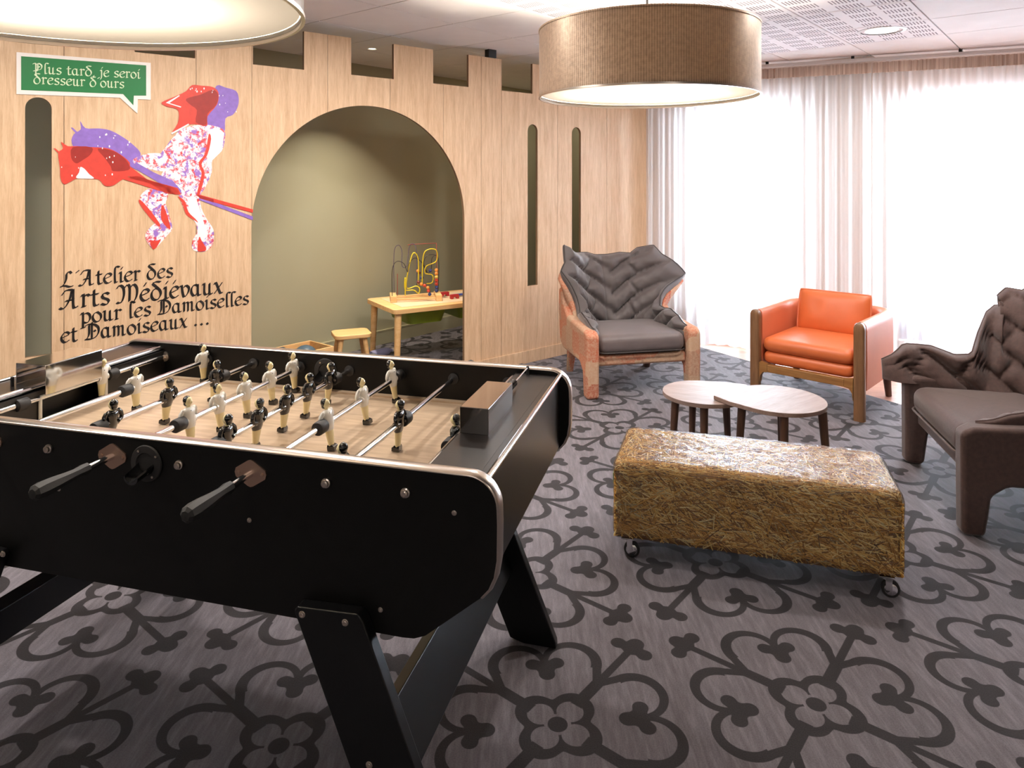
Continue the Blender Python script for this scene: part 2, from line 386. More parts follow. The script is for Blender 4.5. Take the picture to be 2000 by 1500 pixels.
def wrap():
    t = NT('clear_plastic_wrap'); t.n.remove(t.b); a = t.node('ShaderNodeBsdfTransparent'); g = t.node('ShaderNodeBsdfGlossy'); d = t.node('ShaderNodeBsdfDiffuse')
    g.inputs['Roughness'].default_value = .16; d.inputs[0].default_value = (.85, .82, .86, 1)
    bp = t.node('ShaderNodeBump'); bp.inputs['Strength'].default_value = .8; bp.inputs['Distance'].default_value = .012
    t.link(t.noise(t.coords('Object', (1, 1, 1)), 26, 5, .65, .5), bp.inputs['Height']); t.link(bp.outputs[0], g.inputs['Normal'])
    fr = t.node('ShaderNodeFresnel'); fr.inputs[0].default_value = 1.5; t.link(bp.outputs[0], fr.inputs['Normal'])
    m = t.node('ShaderNodeMixShader'); t.link(t.M('MULTIPLY', fr.outputs[0], .75), m.inputs[0]); t.link(a.outputs[0], m.inputs[1]); t.link(g.outputs[0], m.inputs[2])
    m2 = t.node('ShaderNodeMixShader'); m2.inputs[0].default_value = .03; t.link(m.outputs[0], m2.inputs[1]); t.link(d.outputs[0], m2.inputs[2]); t.link(m2.outputs[0], t.out.inputs[0])
    return t.m
M['wrap'] = wrap()
def pitch():
    t = NT('pitch_wood'); v = t.coords('Object', (2, 14, 1), (0, 0, .5)); t.color(t.ramp(t.noise(v, 5, 4), [(.3, hexc(168, 144, 118)), (.7, hexc(194, 170, 144))])); t.b.inputs['Roughness'].default_value = .28; return t.m
M['pitch'] = pitch()

# ---------------------------------------------------------------- structure
def struct(o): o['kind'] = 'structure'; return o
D1 = Vector((.636, .772, 0)); D2 = Vector((-.772, .636, 0))
fl_ = struct(MB().box((0, 2, -.054), (14, 14, .1)).build('floor', M['parquet']))
# fitted carpet with a slanted edge towards the windows
cp = [(-5.34, -4.14), (5.54, -4.14), (5.54, -.6), (2.573, 4.666), (1.668, 6.245), (1.2, 7.06), (1.2, 8.9), (-5.34, 8.9)]
MB().prism(cp, lambda u, v, t: (u, v, t), -.004, 0).build('carpet', M['carpet'], fl_)['label'] = 'grey mauve fitted carpet printed with black scrollwork medallions'
ce = struct(MB().box((0, 2, 2.56), (14, 14, .08)).build('ceiling', M['ceiling_back']))
G0 = Vector((2.997, 4.887, 0)); TS = .6
tile_me = {}
for perf in (0, 1):
    tb = MB().box((.3, .3, -.004), (.594, .594, .03))
    o = tb.build('ceiling_tile', M['perforated' if perf else 'ceiling'], ce, bevel=.003, seg=1); tile_me[perf] = o
first = {0: True, 1: True}
CC = Vector((.907, -.42, 0)); CP = Vector((2.08, 6.10, 0)); CN = Vector((.42, .907, 0))  # curtain plane, normal outward
ang = math.atan2(D2.y, D2.x)
for i in range(-7, 6):
    for j in range(-4, 14):
        o_ = G0 + D1*(TS*i) + D2*(TS*j)
        c = o_ + D1*.3 + D2*.3
        if c.y < 2.9 or c.y > 8.3 or c.x < -4.6 or c.x > 5.2: continue
        if (c-CP).dot(CN) > .32 and c.x > 1.0: continue
        perf = 1 if (i < 0 and 0 <= j < 3) else 0
        o = tile_me[perf]
        if not first[perf]:
            o = o.copy(); col.objects.link(o)
        first[perf] = False
        # local x along D2, local y along -D1
        o.parent = ce; o.location = (o_ + D1*TS) - Vector((0, 0, 0)) + Vector((0, 0, 2.512)); o.rotation_euler = (0, 0, ang)
        M_ = Matrix.Identity(4)
# green wall behind the castle partition, with its skirting
GD = Vector((.636, .772, 0)); GP = Vector((-.505, 7.18, 0)); GN = Vector((-.772, .636, 0))
ga = math.atan2(GD.y, GD.x)
def wall_box(mb, P, D, N, t0, t1, z0, z1, d0, d1):
    c = P + D*((t0+t1)/2) + N*((d0+d1)/2); c.z = (z0+z1)/2
    return mb.box(c, (t1-t0, d1-d0, z1-z0), Matrix.Rotation(math.atan2(D.y, D.x), 3, 'Z'))
struct(wall_box(MB(), GP, GD, GN, -8.2, 1.6, 0, 2.52, 0, .1).build('wall_back', M['green_wall']))
sk = MB(); wall_box(sk, GP, GD, GN, -6.5, 1.6, 0, .115, -.018, 0); struct(sk.build('baseboard_back', M['green_wall']))
sk = MB(); wall_box(sk, GP, GD, GN, -6.5, 1.6, .115, .128, -.02, 0); struct(sk.build('trim_1', M['skirting']))
q0, q1 = Vector((1.235, 6.90, 0)), Vector((.40, 8.52, 0)); qd = (q1-q0).normalized()
struct(wall_box(MB(), q0, qd, Vector((-qd.y, qd.x, 0)), 0, (q1-q0).length, 0, 2.52, -.1, 0).build('wall_alcove', M['green_wall']))
struct(MB().box((-5.4, 1.0, 1.26), (.1, 11, 2.52)).build('wall_left', M['cream_wall']))
struct(MB().box((0, -4.2, 1.26), (12, .1, 2.52)).build('wall_rear', M['cream_wall']))
struct(MB().box((5.6, .2, 1.26), (.1, 9, 2.52)).build('wall_right', M['cream_wall']))
# window wall: openings behind the curtains (distances s along CC from CP)
WD = .22
def s_at(px, off):
    """distance along the curtain line where the view direction of column px meets it"""
    q = (px-1000)/F; P = CP + CN*off
    return (q*P.y-P.x)/(CC.x-q*CC.y)
wins = [(s_at(1345, WD), s_at(1556, WD)), (s_at(1742, WD), s_at(1742, WD)+1.55)]
ww = MB(); z0, z1 = .08, 2.13
edges = [-1.12] + [e for p in wins for e in p] + [4.9]
for k in range(0, len(edges), 2): wall_box(ww, CP, CC, CN, edges[k], edges[k+1], 0, 2.52, WD, WD+.25)
for a, b in wins:
    wall_box(ww, CP, CC, CN, a, b, 0, z0, WD, WD+.25); wall_box(ww, CP, CC, CN, a, b, z1, 2.52, WD, WD+.25)
struct(ww.build('wall_window', M['white_wall']))
M['frame_white'] = simple('window_frame', hexc(236, 236, 238), .4, nvar=.01)
for k, (a, b) in enumerate(wins):
    fr = MB(); f_ = .06
    for (p, q, r, s_) in ((a, a+f_, z0, z1), (b-f_, b, z0, z1), (a, b, z0, z0+f_), (a, b, z1-f_, z1), ((a+b)/2-.03, (a+b)/2+.03, z0, z1), (a, b, .33, .38)):
        wall_box(fr, CP, CC, CN, p, q, r, s_, WD+.08, WD+.14)
    wo = struct(fr.build('window_%d' % (k+1), M['frame_white']))
    gl = MB(); wall_box(gl, CP, CC, CN, a+f_, b-f_, z0+f_, z1-f_, WD+.105, WD+.112); gl.build('glass_pane', M['glass'], wo)
    hd = MB(); wall_box(hd, CP, CC, CN, (b-.14 if k == 0 else a+.02), (b-.02 if k == 0 else a+.14), 1.10, 1.125, WD+.04, WD+.06)
    wall_box(hd, CP, CC, CN, (b-.04 if k == 0 else a+.02), (b-.02 if k == 0 else a+.04), 1.07, 1.15, WD+.04, WD+.08); hd.build('window_handle', M['chrome'], wo)
    c = CP + CC*((a+b)/2) + CN*(WD+.30); add_light('daylight_portal', 'AREA', (c.x, c.y, (z0+z1)/2), 1, (1, 1, 1), size=b-a, rot=(PI/2, 0, math.atan2(CC.y, CC.x)), shape='RECTANGLE', size_y=z1-z0, portal=True)
M['parapet'] = simple('slate_parapet', hexc(74, 84, 104), .8)
for k, (a, b) in enumerate(wins):
    pp_ = MB(); wall_box(pp_, CP, CC, CN, a-.3, b+.3, -.05, .40, WD+.75, WD+.85); struct(pp_.build('wall_balcony' if k == 0 else 'wall_terrace', M['parapet']))
# curtain track and sheer panels
tk = MB(); wall_box(tk, CP, CC, CN, -1.0, 4.6, 2.445, 2.47, -.02, .02)
tr_ = thing('curtain_track', 'thin white curtain track running under the ceiling above the windows', 'curtain track', CP + Vector((0, 0, 2.45)))
o = tk.build('rail', M['frame_white'], tr_); o.matrix_parent_inverse = Matrix.Translation(-(CP+Vector((0, 0, 2.45))))
for s_ in (.12, .78, 1.53, 2.3):
    b = MB(); wall_box(b, CP, CC, CN, s_-.012, s_+.012, 2.462, 2.5, -.015, .0); o = b.build('bracket', M['black'], tr_); o.matrix_parent_inverse = Matrix.Translation(-(CP+Vector((0, 0, 2.45))))
bounds = [-.92, s_at(1473, 0), s_at(1600, 0)-.02, s_at(1712, 0), 1.95, 3.2]
bounds = [-.92, .87, 2.6, 4.4]
clabels = ['sheer white curtain between the wooden partition and the pale pier', 'sheer white curtain to the right of the pale pier, behind the orange armchair', 'sheer white curtain at the right picture edge behind the brown armchair']
# the three gathers seen in the photograph
bounds = [-.92, s_at(1703, 0), s_at(1703, 0)+1.7, s_at(1703, 0)+3.0]
for k in range(3):
    s0, s1 = bounds[k]+.005, bounds[k+1]-.005; n = int((s1-s0)/.0125); ph = R.random()*6
    L = CP + CC*s0
    root = thing('sheer_curtain', clabels[k], 'curtain', (L.x, L.y, .012), math.atan2(CC.y, CC.x), 'sheer curtains along the windows')
    vs = []; zs = [0, .05, .3, 1.2, 2.1, 2.335]
    for i in range(n+1):
        x = (s1-s0)*i/n
        for q, z in enumerate(zs):
            amp = .026*(1-.55*z/2.4)
            y = amp*math.sin(x*2*PI/.118+ph+.5*math.sin(x*3.1)) + .012*math.sin(x*2*PI/.051+ph*2) + .018*math.sin(x*2.3+z*.6)*(1-z/2.4)
            vs.append((x, y, z+(.012*math.sin(x*9+ph) if q < 1 else 0)))
    m = len(zs); fs = [(i*m+j, (i+1)*m+j, (i+1)*m+j+1, i*m+j+1) for i in range(n) for j in range(m-1)]
    MB().add(vs, fs).build('voile', M['sheer'], root, smooth='all')
    vs = []
    for i in range(n+1):
        x = (s1-s0)*i/n
        for z in (2.335, 2.42): vs.append((x, .012*math.sin(x*2*PI/.040+ph)+.006*math.sin(x*2*PI/.017)-.004, z))
    MB().add(vs, [(2*i, 2*i+2, 2*i+3, 2*i+1) for i in range(n)]).build('heading', M['heading'], root, smooth='all')

# ---------------------------------------------------------------- castle partition
PP = Vector((.167, 5.758, 0)); PD = Vector((.758, .652, 0)).normalized(); PN = Vector((-PD.y, PD.x, 0))  # PN points away from camera
pa = math.atan2(PD.y, PD.x)
def wt(px):
    q = (px-1000)/F; return (q*PP.y-PP.x)/(PD.x-q*PD.y)
def wz(px, py):
    Yw = PP.y+PD.y*wt(px); return H-(py-CY)*Yw/F
def W2(px, py): return (wt(px), wz(px, py))
ZT, ZN = 2.43, 2.185
merl = [(wt(-200), wt(140)), (wt(263)-.62, wt(263)), (wt(381), wt(494)), (wt(594), wt(686)), (wt(769), wt(846)), (wt(915), wt(980)), (wt(1040), wt(1100)), (wt(1146), wt(1268))]
merl = [(wt(263)-1.2, wt(263)), (wt(381), wt(494)), (wt(594), wt(686)), (wt(769), wt(846)), (wt(915), wt(980)), (wt(1040), wt(1094)), (wt(1142), wt(1185)), (wt(1224), wt(1270))]
merl[0] = (wt(-40), wt(263))
slots = [(wt(49), wt(101), .60, 1.905), (wt(1030.5), wt(1050), .62, 1.935), (wt(1117), wt(1134.5), .62, 1.935)]
arch = (wt(491), wt(907)); ac, ar = (arch[0]+arch[1])/2, (arch[1]-arch[0])/2; spring = 1.986-ar
seams = [wt(-40), wt(125), wt(383), wt(492), wt(640), wt(762), wt(866), wt(940), wt(979.5), wt(1089), wt(1185), wt(1270)]
PT = .022
part = thing('castle_partition', 'pale oak partition cut like a castle wall with merlons, arch and arrow slits', 'partition', PP, pa)
tz = sorted(set([s_ for s_ in seams] + [x for m in merl for x in m if seams[0] <= x <= seams[-1]]))
def intervals(t):
    top = ZT if any(a < t < b for a, b in merl) else ZN
    if arch[0] < t < arch[1]:
        return [(spring+math.sqrt(max(0, ar*ar-(t-ac)**2)), top)]
    return [(0, top)]
for a, b in zip(seams[:-1], seams[1:]):
    ts = {a, b}
    for m in merl: ts |= {x for x in m if a < x < b}
    for x in arch:
        if a < x < b: ts.add(x)
    for k in range(129):
        x = ac-ar*math.cos(PI*k/128)
        if a < x < b: ts.add(x)
    for s0, s1, _, _ in slots:
        for k in range(17):
            x = (s0+s1)/2-(s1-s0)/2*math.cos(PI*k/16)
            if a < x < b: ts.add(x)
    ts = sorted(ts); mb = MB()
    g = .0012
    for i in range(len(ts)-1):
        x0, x1 = ts[i], ts[i+1]
        if x1-x0 < 1e-6: continue
        mid = (x0+x1)/2
        top = ZT if any(p < mid < q for p, q in merl) else ZN
        sl = [s_ for s_ in slots if s_[0] < mid < s_[1]]
        xa = x0+(g if i == 0 else 0); xb = x1-(g if i == len(ts)-2 else 0)
        quads = []
        if arch[0] < mid < arch[1]:
            f_ = lambda x: spring+math.sqrt(max(0, ar*ar-(x-ac)**2))
            quads.append((f_(x0), f_(x1), top, top))
        elif sl:
            s0, s1, zb, zt = sl[0]; r = (s1-s0)/2; c = (s0+s1)/2
            f_ = lambda x: zt-r+math.sqrt(max(0, r*r-(x-c)**2))
            quads += [(0.0, 0.0, zb, zb), (f_(x0), f_(x1), top, top)]
        else: quads.append((0.0, 0.0, top, top))
        for l0, l1, h0, h1 in quads:
            mb.add([(xa, 0, l0), (xb, 0, l1), (xb, 0, h1), (xa, 0, h0), (xa, PT, l0), (xb, PT, l1), (xb, PT, h1), (xa, PT, h0)],
                   [(0, 1, 2, 3), (7, 6, 5, 4)])
            mb.mi = 1
            mb.add([(xa, 0, l0), (xb, 0, l1), (xb, PT, l1), (xa, PT, l0)], [(0, 1, 2, 3)]); mb.add([(xa, 0, h0), (xb, 0, h1), (xb, PT, h1), (xa, PT, h0)], [(0, 1, 2, 3)])
            mb.mi = 0
            # side faces only at true edges
            def solid(x, z):
                if not (seams[0] < x < seams[-1]): return False
                t_ = ZT if any(p < x < q for p, q in merl) else ZN
                if z > t_: return False
                if arch[0] < x < arch[1] and z < spring+math.sqrt(max(0, ar*ar-(x-ac)**2)): return False
                for s0, s1, zb, zt in slots:
                    if s0 < x < s1 and zb < z < zt: return False
                return True
            mb.mi = 1
            for xe, sx, lo, hi in ((xa, -1, l0, h0), (xb, 1, l1, h1)):
                isend = (sx < 0 and i == 0) or (sx > 0 and i == len(ts)-2)
                if isend: mb.add([(xe, 0, lo), (xe, PT, lo), (xe, PT, hi), (xe, 0, hi)], [(0, 1, 2, 3)])
                else:
                    n_ = 8; zz = [lo+(hi-lo)*q/n_ for q in range(n_+1)]+[ZN, spring]+[q for s_ in slots for q in s_[2:]]
                    zz = sorted({q for q in zz if lo-1e-9 <= q <= hi+1e-9})
                    for p, q in zip(zz[:-1], zz[1:]):
                        if q-p > 1e-5 and not solid(xe+sx*1e-5, (p+q)/2): mb.add([(xe, 0, p), (xe, PT, p), (xe, PT, q), (xe, 0, q)], [(0, 1, 2, 3)])
            mb.mi = 0
    o = mb.build('panel', [M['oak'], M['oak_edge']], part)
# skirting strip and the black ceiling clamp
b = MB().box(((arch[1]+seams[-1])/2, -.006, .05), (seams[-1]-arch[1]-.004, .012, .1)); o = b.build('skirting_board', M['oak'], part, bevel=.002)
b = MB().box(((seams[0]+arch[0])/2, -.006, .05), (arch[0]-seams[0]-.004, .012, .1)); b.build('skirting_board', M['oak'], part, bevel=.002)
tc_ = wt(960); b = MB().box((tc_, PT/2, (ZT+2.497)/2), (.075, .05, 2.497-ZT)); b.build('ceiling_clamp', M['black'], part)

# flat artwork helpers: (t, z) on the front of the partition
def wall_pt(t_, z, d): p = PP + PD*t_ - PN*d; return (p.x, p.y, z)
def decal(poly_px, name, m, parent, d, thick=.0006):
    P = [W2(x, y) for x, y in poly_px]
    mb = MB(); mb.prism(P, lambda u, v, t_: (u, -t_, v), d, d+thick)
    return mb.build(name, m, parent)
def spline(pts, closed=True, k=5):
    out = []; n = len(pts)
    for i in range(n if closed else n-1):
        p0, p1, p2, p3 = (pts[(i-1) % n] if closed or i else pts[0]), pts[i], pts[(i+1) % n], (pts[(i+2) % n] if closed or i < n-2 else pts[-1])
        for j in range(k):
            t_ = j/k
            out.append(tuple(.5*((2*p1[c])+(-p0[c]+p2[c])*t_+(2*p0[c]-5*p1[c]+4*p2[c]-p3[c])*t_*t_+(-p0[c]+3*p1[c]-3*p2[c]+p3[c])*t_**3) for c in (0, 1)))
    if not closed: out.append(pts[-1])
    return out
GL = {
 'a': (.98, [[(.62, .86), (.36, 1), (.1, .72), (.09, .3), (.3, 0), (.6, .25)], [(.62, 1), (.62, .15), (.74, 0), (.9, .12)]]),
 'd': (.98, [[(.78, 1.5), (.45, 1.56), (.17, 1.42), (.45, 1.1), (.74, .75), (.78, .35), (.52, 0), (.22, .05), (.07, .38), (.14, .75), (.42, .98), (.62, .92)]]),
 'e': (.82, [[(.12, .48), (.42, .6), (.7, .76), (.56, .98), (.32, .95), (.08, .6), (.12, .22), (.38, 0), (.74, .2)]]),
 'i': (.5, [[(.03, .85), (.2, 1), (.2, .12), (.32, 0), (.46, .12)], [(.2, 1.28), (.38, 1.52)]]),
 'j': (.5, [[(.06, .88), (.24, 1), (.24, -.15), (.06, -.45)], [(.24, 1.28), (.42, 1.52)]]),
 'l': (.52, [[(.6, 1.52), (.36, 1.62), (.2, 1.4), (.2, .12), (.3, 0), (.44, .1)]]),
 'm': (1.32, [[(.03, .86), (.18, 1), (.18, 0)], [(.18, .78), (.42, 1), (.56, .85), (.56, 0)], [(.56, .78), (.8, 1), (.94, .85), (.94, .12), (1.06, 0), (1.2, .12)]]),
 'o': (.9, [[(.42, 1), (.14, .8), (.07, .4), (.25, .04), (.5, 0), (.75, .3), (.72, .7), (.42, 1)]]),
 'p': (.95, [[(.0, .86), (.2, 1), (.2, -.45)], [(.02, -.5), (.4, -.42)], [(.2, .8), (.48, 1), (.76, .78), (.78, .32), (.52, 0), (.22, .1)]]),
 'r': (.7, [[(.03, .86), (.2, 1), (.2, .02)], [(.2, .72), (.42, 1), (.62, .86)], [(.08, .02), (.36, .05)]]),
 's': (.76, [[(.64, .86), (.42, 1), (.16, .84), (.22, .6), (.52, .44), (.62, .22), (.4, 0), (.08, .12)]]),
 't': (.66, [[(.24, 1.32), (.24, .2), (.38, 0), (.6, .14)], [(.02, .93), (.54, .97)]]),
 'u': (.98, [[(.0, .88), (.18, 1), (.18, .2), (.36, 0), (.62, .22)], [(.62, 1), (.62, .12), (.74, 0), (.9, .12)]]),
 'v': (.88, [[(-.02, .9), (.16, 1), (.22, .5), (.36, 0), (.66, .3), (.76, .75), (.5, 1), (.34, .82)]]),
 'x': (.88, [[(.03, .86), (.2, .98), (.56, .04), (.8, .1)], [(.74, .98), (.05, .02)]]),
 'L': (1.15, [[(.86, 1.3), (.68, 1.5), (.46, 1.3), (.42, .75), (.24, .3), (-.05, .04)], [(-.05, .1), (.3, .16), (.7, 0), (1.0, .1)]]),
 'A': (1.32, [[(.05, 1.1), (.3, 1.45), (.62, 1.5), (.82, 1.42)], [(.82, 1.5), (.82, .2), (.94, 0), (1.16, .14)], [(.72, 1.4), (.6, .8), (.36, .25), (.1, .0), (-.1, .1)], [(.3, .62), (.85, .68)]]),
 'M': (1.6, [[(-.12, 1.25), (.1, 1.5), (.36, 1.3), (.42, .7), (.26, .12), (0, .02), (-.1, .1)], [(.4, 1.15), (.66, 1.5), (.84, 1.25), (.82, .1)], [(.84, 1.15), (1.12, 1.5), (1.38, 1.15), (1.36, .5), (1.12, .0), (.92, .06)]]),
 'P': (1.2, [[(-.08, 1.35), (.12, 1.5), (.28, 1.3), (.28, -.1), (.4, -.3)], [(.28, 1.28), (.62, 1.52), (.98, 1.2), (.92, .72), (.56, .5), (.3, .56)], [(.0, .34), (.5, .38)], [(.52, 1.4), (.52, .55)], [(.66, 1.06), (.74, .94)]]),
 'D': (1.36, [[(.0, 1.36), (.3, 1.5), (.85, 1.4), (1.16, 1.0), (1.1, .45), (.7, .06), (.0, .04)], [(.34, 1.42), (.34, .5), (.16, .1)], [(.58, 1.66), (.58, .1)], [(.78, .86), (.88, .72)]]),
 "'": (.42, [[(.05, 1.3), (.36, 1.56)]]), ',': (.35, [[(.16, .12), (.04, -.3)]]), '.': (.6, [[(.14, .20), (.28, .02)]]), ' ': (.55, []),
}
ACUTE = [(.3, 1.25), (.5, 1.55)]
def write(text, x0, x1, y0, y1, xh, name, m, parent, d, nib=.25, slant=.0):
    """letters from nib strokes; the line starts at image column x0, ends at x1; baseline y0..y1, x-height xh metres"""
    t0, z0_ = W2(x0, y0); t1, z1_ = W2(x1, y1)
    glyphs = []; x = 0; owner = []; nl = 0
    for ch in text:
        acute = ch == 'é'; g_ = GL['e' if acute else ch]
        for st in g_[1]+([ACUTE] if acute else []): glyphs.append([(x+p, q) for p, q in st]); owner.append(nl)
        nl += 1; x += g_[0]
    sx = (t1-t0)/x; nx, ny = nib*.78*.5, nib*.62*.5
    line = bpy.data.objects.new(name, None); col.objects.link(line); line.parent = parent; mbs = {}
    for st, ow in zip(glyphs, owner):
        mb = mbs.setdefault(ow, MB())
        pts = spline(st, False, 4) if len(st) > 2 else st
        for (a, b), (c, e) in zip(pts[:-1], pts[1:]):
            q = [(a-nx, b-ny), (a+nx, b+ny), (c+nx, e+ny), (c-nx, e-ny)]
            tk_ = .03
            for quad in (q, [(a-tk_, b+tk_), (a+tk_, b-tk_), (c+tk_, e-tk_), (c-tk_, e+tk_)]):
                P = [(t0+sx*(u+slant*v), z0_+(z1_-z0_)*(u/x)+xh*v) for u, v in quad]
                mb.add([(u, -d, v) for u, v in P], [(0, 1, 2, 3)])
    for k_ in mbs: mbs[k_].build('letter', m, line)
    return line
lt = thing('wall_lettering', 'black blackletter lettering reading Arts Médiévaux on the oak partition, left of the arch', 'lettering', PP, pa)
write("L'Atelier des", 119, 339, 562, 541, .053, 'text_line', M['ink'], lt, .0015)
write("Arts Médiévaux", 119, 437, 604, 572, .064, 'text_line', M['ink'], lt, .0015)
write("pour les Damoiselles", 157, 487, 632, 594, .052, 'text_line', M['ink'], lt, .0015)
write("et Damoiseaux ...", 118, 412, 670, 633, .053, 'text_line', M['ink'], lt, .0015)
sg = thing('speech_bubble_sign', 'green speech bubble with white border and white blackletter text above the left slit', 'sign', PP, pa)
decal([(32, 102), (294, 123), (294, 195), (269, 194), (268, 222), (234, 191), (32, 184)], 'white_border', M['sign_white'], sg, .001, .004)
decal([(41, 110), (285, 128), (285, 187), (261, 187), (260, 206), (240, 184), (41, 176)], 'green_field', M['sign_green'], sg, .0052, .0004)
write('Plus tard, je seroi', 65, 274, 143, 153.5, .033, 'text_line', M['sign_text'], sg, .0062, .20)
write("dresseur d'ours", 65, 243, 163.5, 172.5, .033, 'text_line', M['sign_text'], sg, .0062, .20)

art = thing('wall_print', 'red and purple print of a bird-headed rider on a hobby horse, on the oak partition', 'wall art', PP, pa)
def A(x, y): return (90+x/4.285, 150+y/4.285)     # pixels of a close look at the print
def AP(*p): return spline([A(*q) for q in p], True, 3)
def raw(*p): return [A(*q) for q in p]
decal(AP((215, 560), (232, 480), (290, 440), (285, 370), (330, 430), (440, 432), (540, 450), (650, 510), (740, 580), (790, 640), (770, 700), (710, 740), (600, 700), (400, 640), (300, 680)), 'purple_horse_head', M['purple'], art, .0012)
decal(raw((205, 425), (222, 425), (262, 462), (245, 470)), 'purple_ear', M['purple'], art, .0012)
decal(AP((1425, 75), (1500, 90), (1590, 120), (1612, 190), (1600, 260), (1560, 320), (1500, 350), (1490, 470), (1400, 470), (1340, 400), (1335, 330), (1380, 200)), 'purple_head', M['purple'], art, .0012)
# body
decal(AP((1150, 430), (1330, 400), (1480, 440), (1495, 520), (1470, 620), (1390, 700), (1385, 800), (1330, 930), (1290, 990), (1300, 1100), (1350, 1200), (1400, 1280), (1395, 1400), (1330, 1460), (1230, 1450), (1225, 1370), (1265, 1290), (1230, 1190), (1150, 1100), (1110, 990), (1030, 940), (980, 900), (960, 830), (1010, 730), (960, 650), (1000, 590), (1060, 510)), 'rider_body', M['mottled'], art, .0016)
decal(AP((820, 960), (900, 930), (1000, 960), (1020, 1000), (1000, 1060), (1030, 1160), (1055, 1270), (1010, 1330), (950, 1400), (900, 1440), (850, 1390), (830, 1320), (880, 1250), (920, 1210), (860, 1140), (785, 1030)), 'rider_leg', M['mottled'], art, .0016)
decal(AP((730, 690), (860, 640), (1010, 640), (1100, 600), (1120, 760), (1000, 790), (900, 780), (760, 740)), 'rider_arm', M['mottled'], art, .0018)
decal(raw((1360, 440), (1440, 430), (1490, 470), (1470, 620), (1400, 690), (1350, 700), (1345, 560)), 'white_back', M['print_white'], art, .0022)
decal(raw((1180, 1010), (1250, 1000), (1290, 1130), (1330, 1250), (1350, 1330), (1300, 1380), (1260, 1360), (1270, 1250), (1200, 1150)), 'white_shin', M['print_white'], art, .0022)
decal(AP((1360, 480), (1380, 520), (1350, 650), (1300, 730), (1325, 800), (1310, 900), (1280, 990), (1260, 985), (1285, 880), (1300, 800), (1275, 720), (1330, 640)), 'red_outline', M['red'], art, .0024)
decal(AP((790, 1030), (880, 1130), (950, 1230), (940, 1250), (860, 1170), (780, 1060)), 'red_shin_line', M['red'], art, .0024)
decal(AP((970, 1070), (1010, 1150), (1040, 1270), (1000, 1250), (960, 1180)), 'red_calf', M['red'], art, .0024)
decal(AP((870, 1380), (930, 1370), (960, 1360), (920, 1430), (890, 1440)), 'red_foot', M['red'], art, .0024)
decal(AP((1280, 1340), (1300, 1370), (1340, 1440), (1310, 1460), (1265, 1450)), 'red_toe', M['red'], art, .0024)
decal(AP((1100, 1000), (1140, 1060), (1170, 1150), (1240, 1200), (1270, 1220), (1250, 1190), (1190, 1130), (1160, 1040)), 'red_thigh_line', M['red'], art, .0024)
# poles
decal(raw((690, 745), (760, 720), (900, 800), (1060, 870), (1130, 950), (1130, 980), (1060, 960), (900, 860), (780, 790)), 'purple_pole', M['purple'], art, .0026)
decal(raw((690, 740), (700, 850), (860, 890), (1000, 975), (1110, 985), (1110, 950), (1010, 905), (860, 870)), 'red_strap', M['red'], art, .0028)
decal(raw((620, 850), (760, 830), (950, 890), (1100, 930), (1130, 985), (1080, 985), (930, 950), (780, 900)), 'red_pole', M['red'], art, .0028)
decal(raw((1280, 1000), (1730, 1170), (1728, 1200), (1280, 1030)), 'purple_pole_end', M['purple'], art, .0026)
decal(raw((1245, 975), (1730, 1110), (1728, 1138), (1290, 1020)), 'red_pole_end', M['red'], art, .0028)
decal(raw((1260, 985), (1400, 1025), (1400, 1052), (1290, 1018)), 'dark_pole_overlap', M['dark_red'], art, .003)
# red horse head with white under the jaw
decal(AP((100, 640), (140, 600), (125, 545), (180, 580), (260, 580), (400, 590), (520, 600), (620, 650), (700, 720), (690, 780), (760, 790), (700, 830), (620, 870), (560, 910), (490, 912), (440, 860), (350, 855), (260, 850), (200, 880), (150, 900), (120, 850), (115, 760)), 'red_horse_head', M['red'], art, .0032)
decal(raw((62, 600), (75, 598), (110, 628), (100, 638)), 'red_ear', M['red'], art, .0032)
decal(AP((285, 755), (320, 770), (360, 815), (400, 850), (320, 852), (250, 845), (275, 800)), 'white_throat', M['print_white'], art, .0036)
decal(AP((222, 590), (380, 590), (370, 650), (300, 700), (250, 725), (210, 680)), 'dark_cheek', M['dark_red'], art, .0036)
decal(AP((430, 600), (560, 620), (640, 670), (690, 730), (690, 780), (560, 790), (540, 750), (490, 680)), 'dark_mane', M['dark_red'], art, .0036)
# red bird head
decal(AP((965, 215), (1080, 165), (1170, 120), (1220, 70), (1300, 75), (1390, 85), (1440, 130), (1430, 230), (1350, 330), (1345, 410), (1270, 400), (1200, 400), (1120, 440), (1045, 480), (1100, 390), (1110, 300), (1080, 265), (1010, 250)), 'red_bird_head', M['red'], art, .0034)
decal(AP((1170, 185), (1290, 150), (1390, 110), (1440, 150), (1420, 240), (1350, 310), (1340, 400), (1250, 380), (1260, 280), (1200, 230)), 'dark_eye_patch', M['dark_red'], art, .0038)
decal(raw((1000, 218), (1110, 155), (1118, 160), (1030, 220), (1130, 250), (1125, 258)), 'beak_highlight', M['print_white'], art, .0042)
decal(raw((1045, 470), (1120, 430), (1190, 392), (1195, 400), (1125, 442), (1050, 482)), 'collar_highlight', M['print_white'], art, .0042)
decal(raw((1185, 200), (1300, 240), (1380, 250), (1378, 258), (1298, 250)), 'eye_line', M['dark_red'], art, .0042)
for k in range(46):   # small flecks of the print
    x, y = R.choice([(R.uniform(1440, 1590), R.uniform(120, 330)), (R.uniform(1190, 1400), R.uniform(90, 150)), (R.uniform(420, 720), R.uniform(455, 640)), (R.uniform(120, 600), R.uniform(640, 850))])
    if k >= 22 and R.random() < .3: continue
    r_ = R.uniform(3, 7); decal([A(x+r_*math.cos(a)*1.0, y+r_*1.6*math.sin(a)) for a in (0, 1.26, 2.5, 3.77, 5.0)], 'white_fleck', M['print_white'], art, .0046)

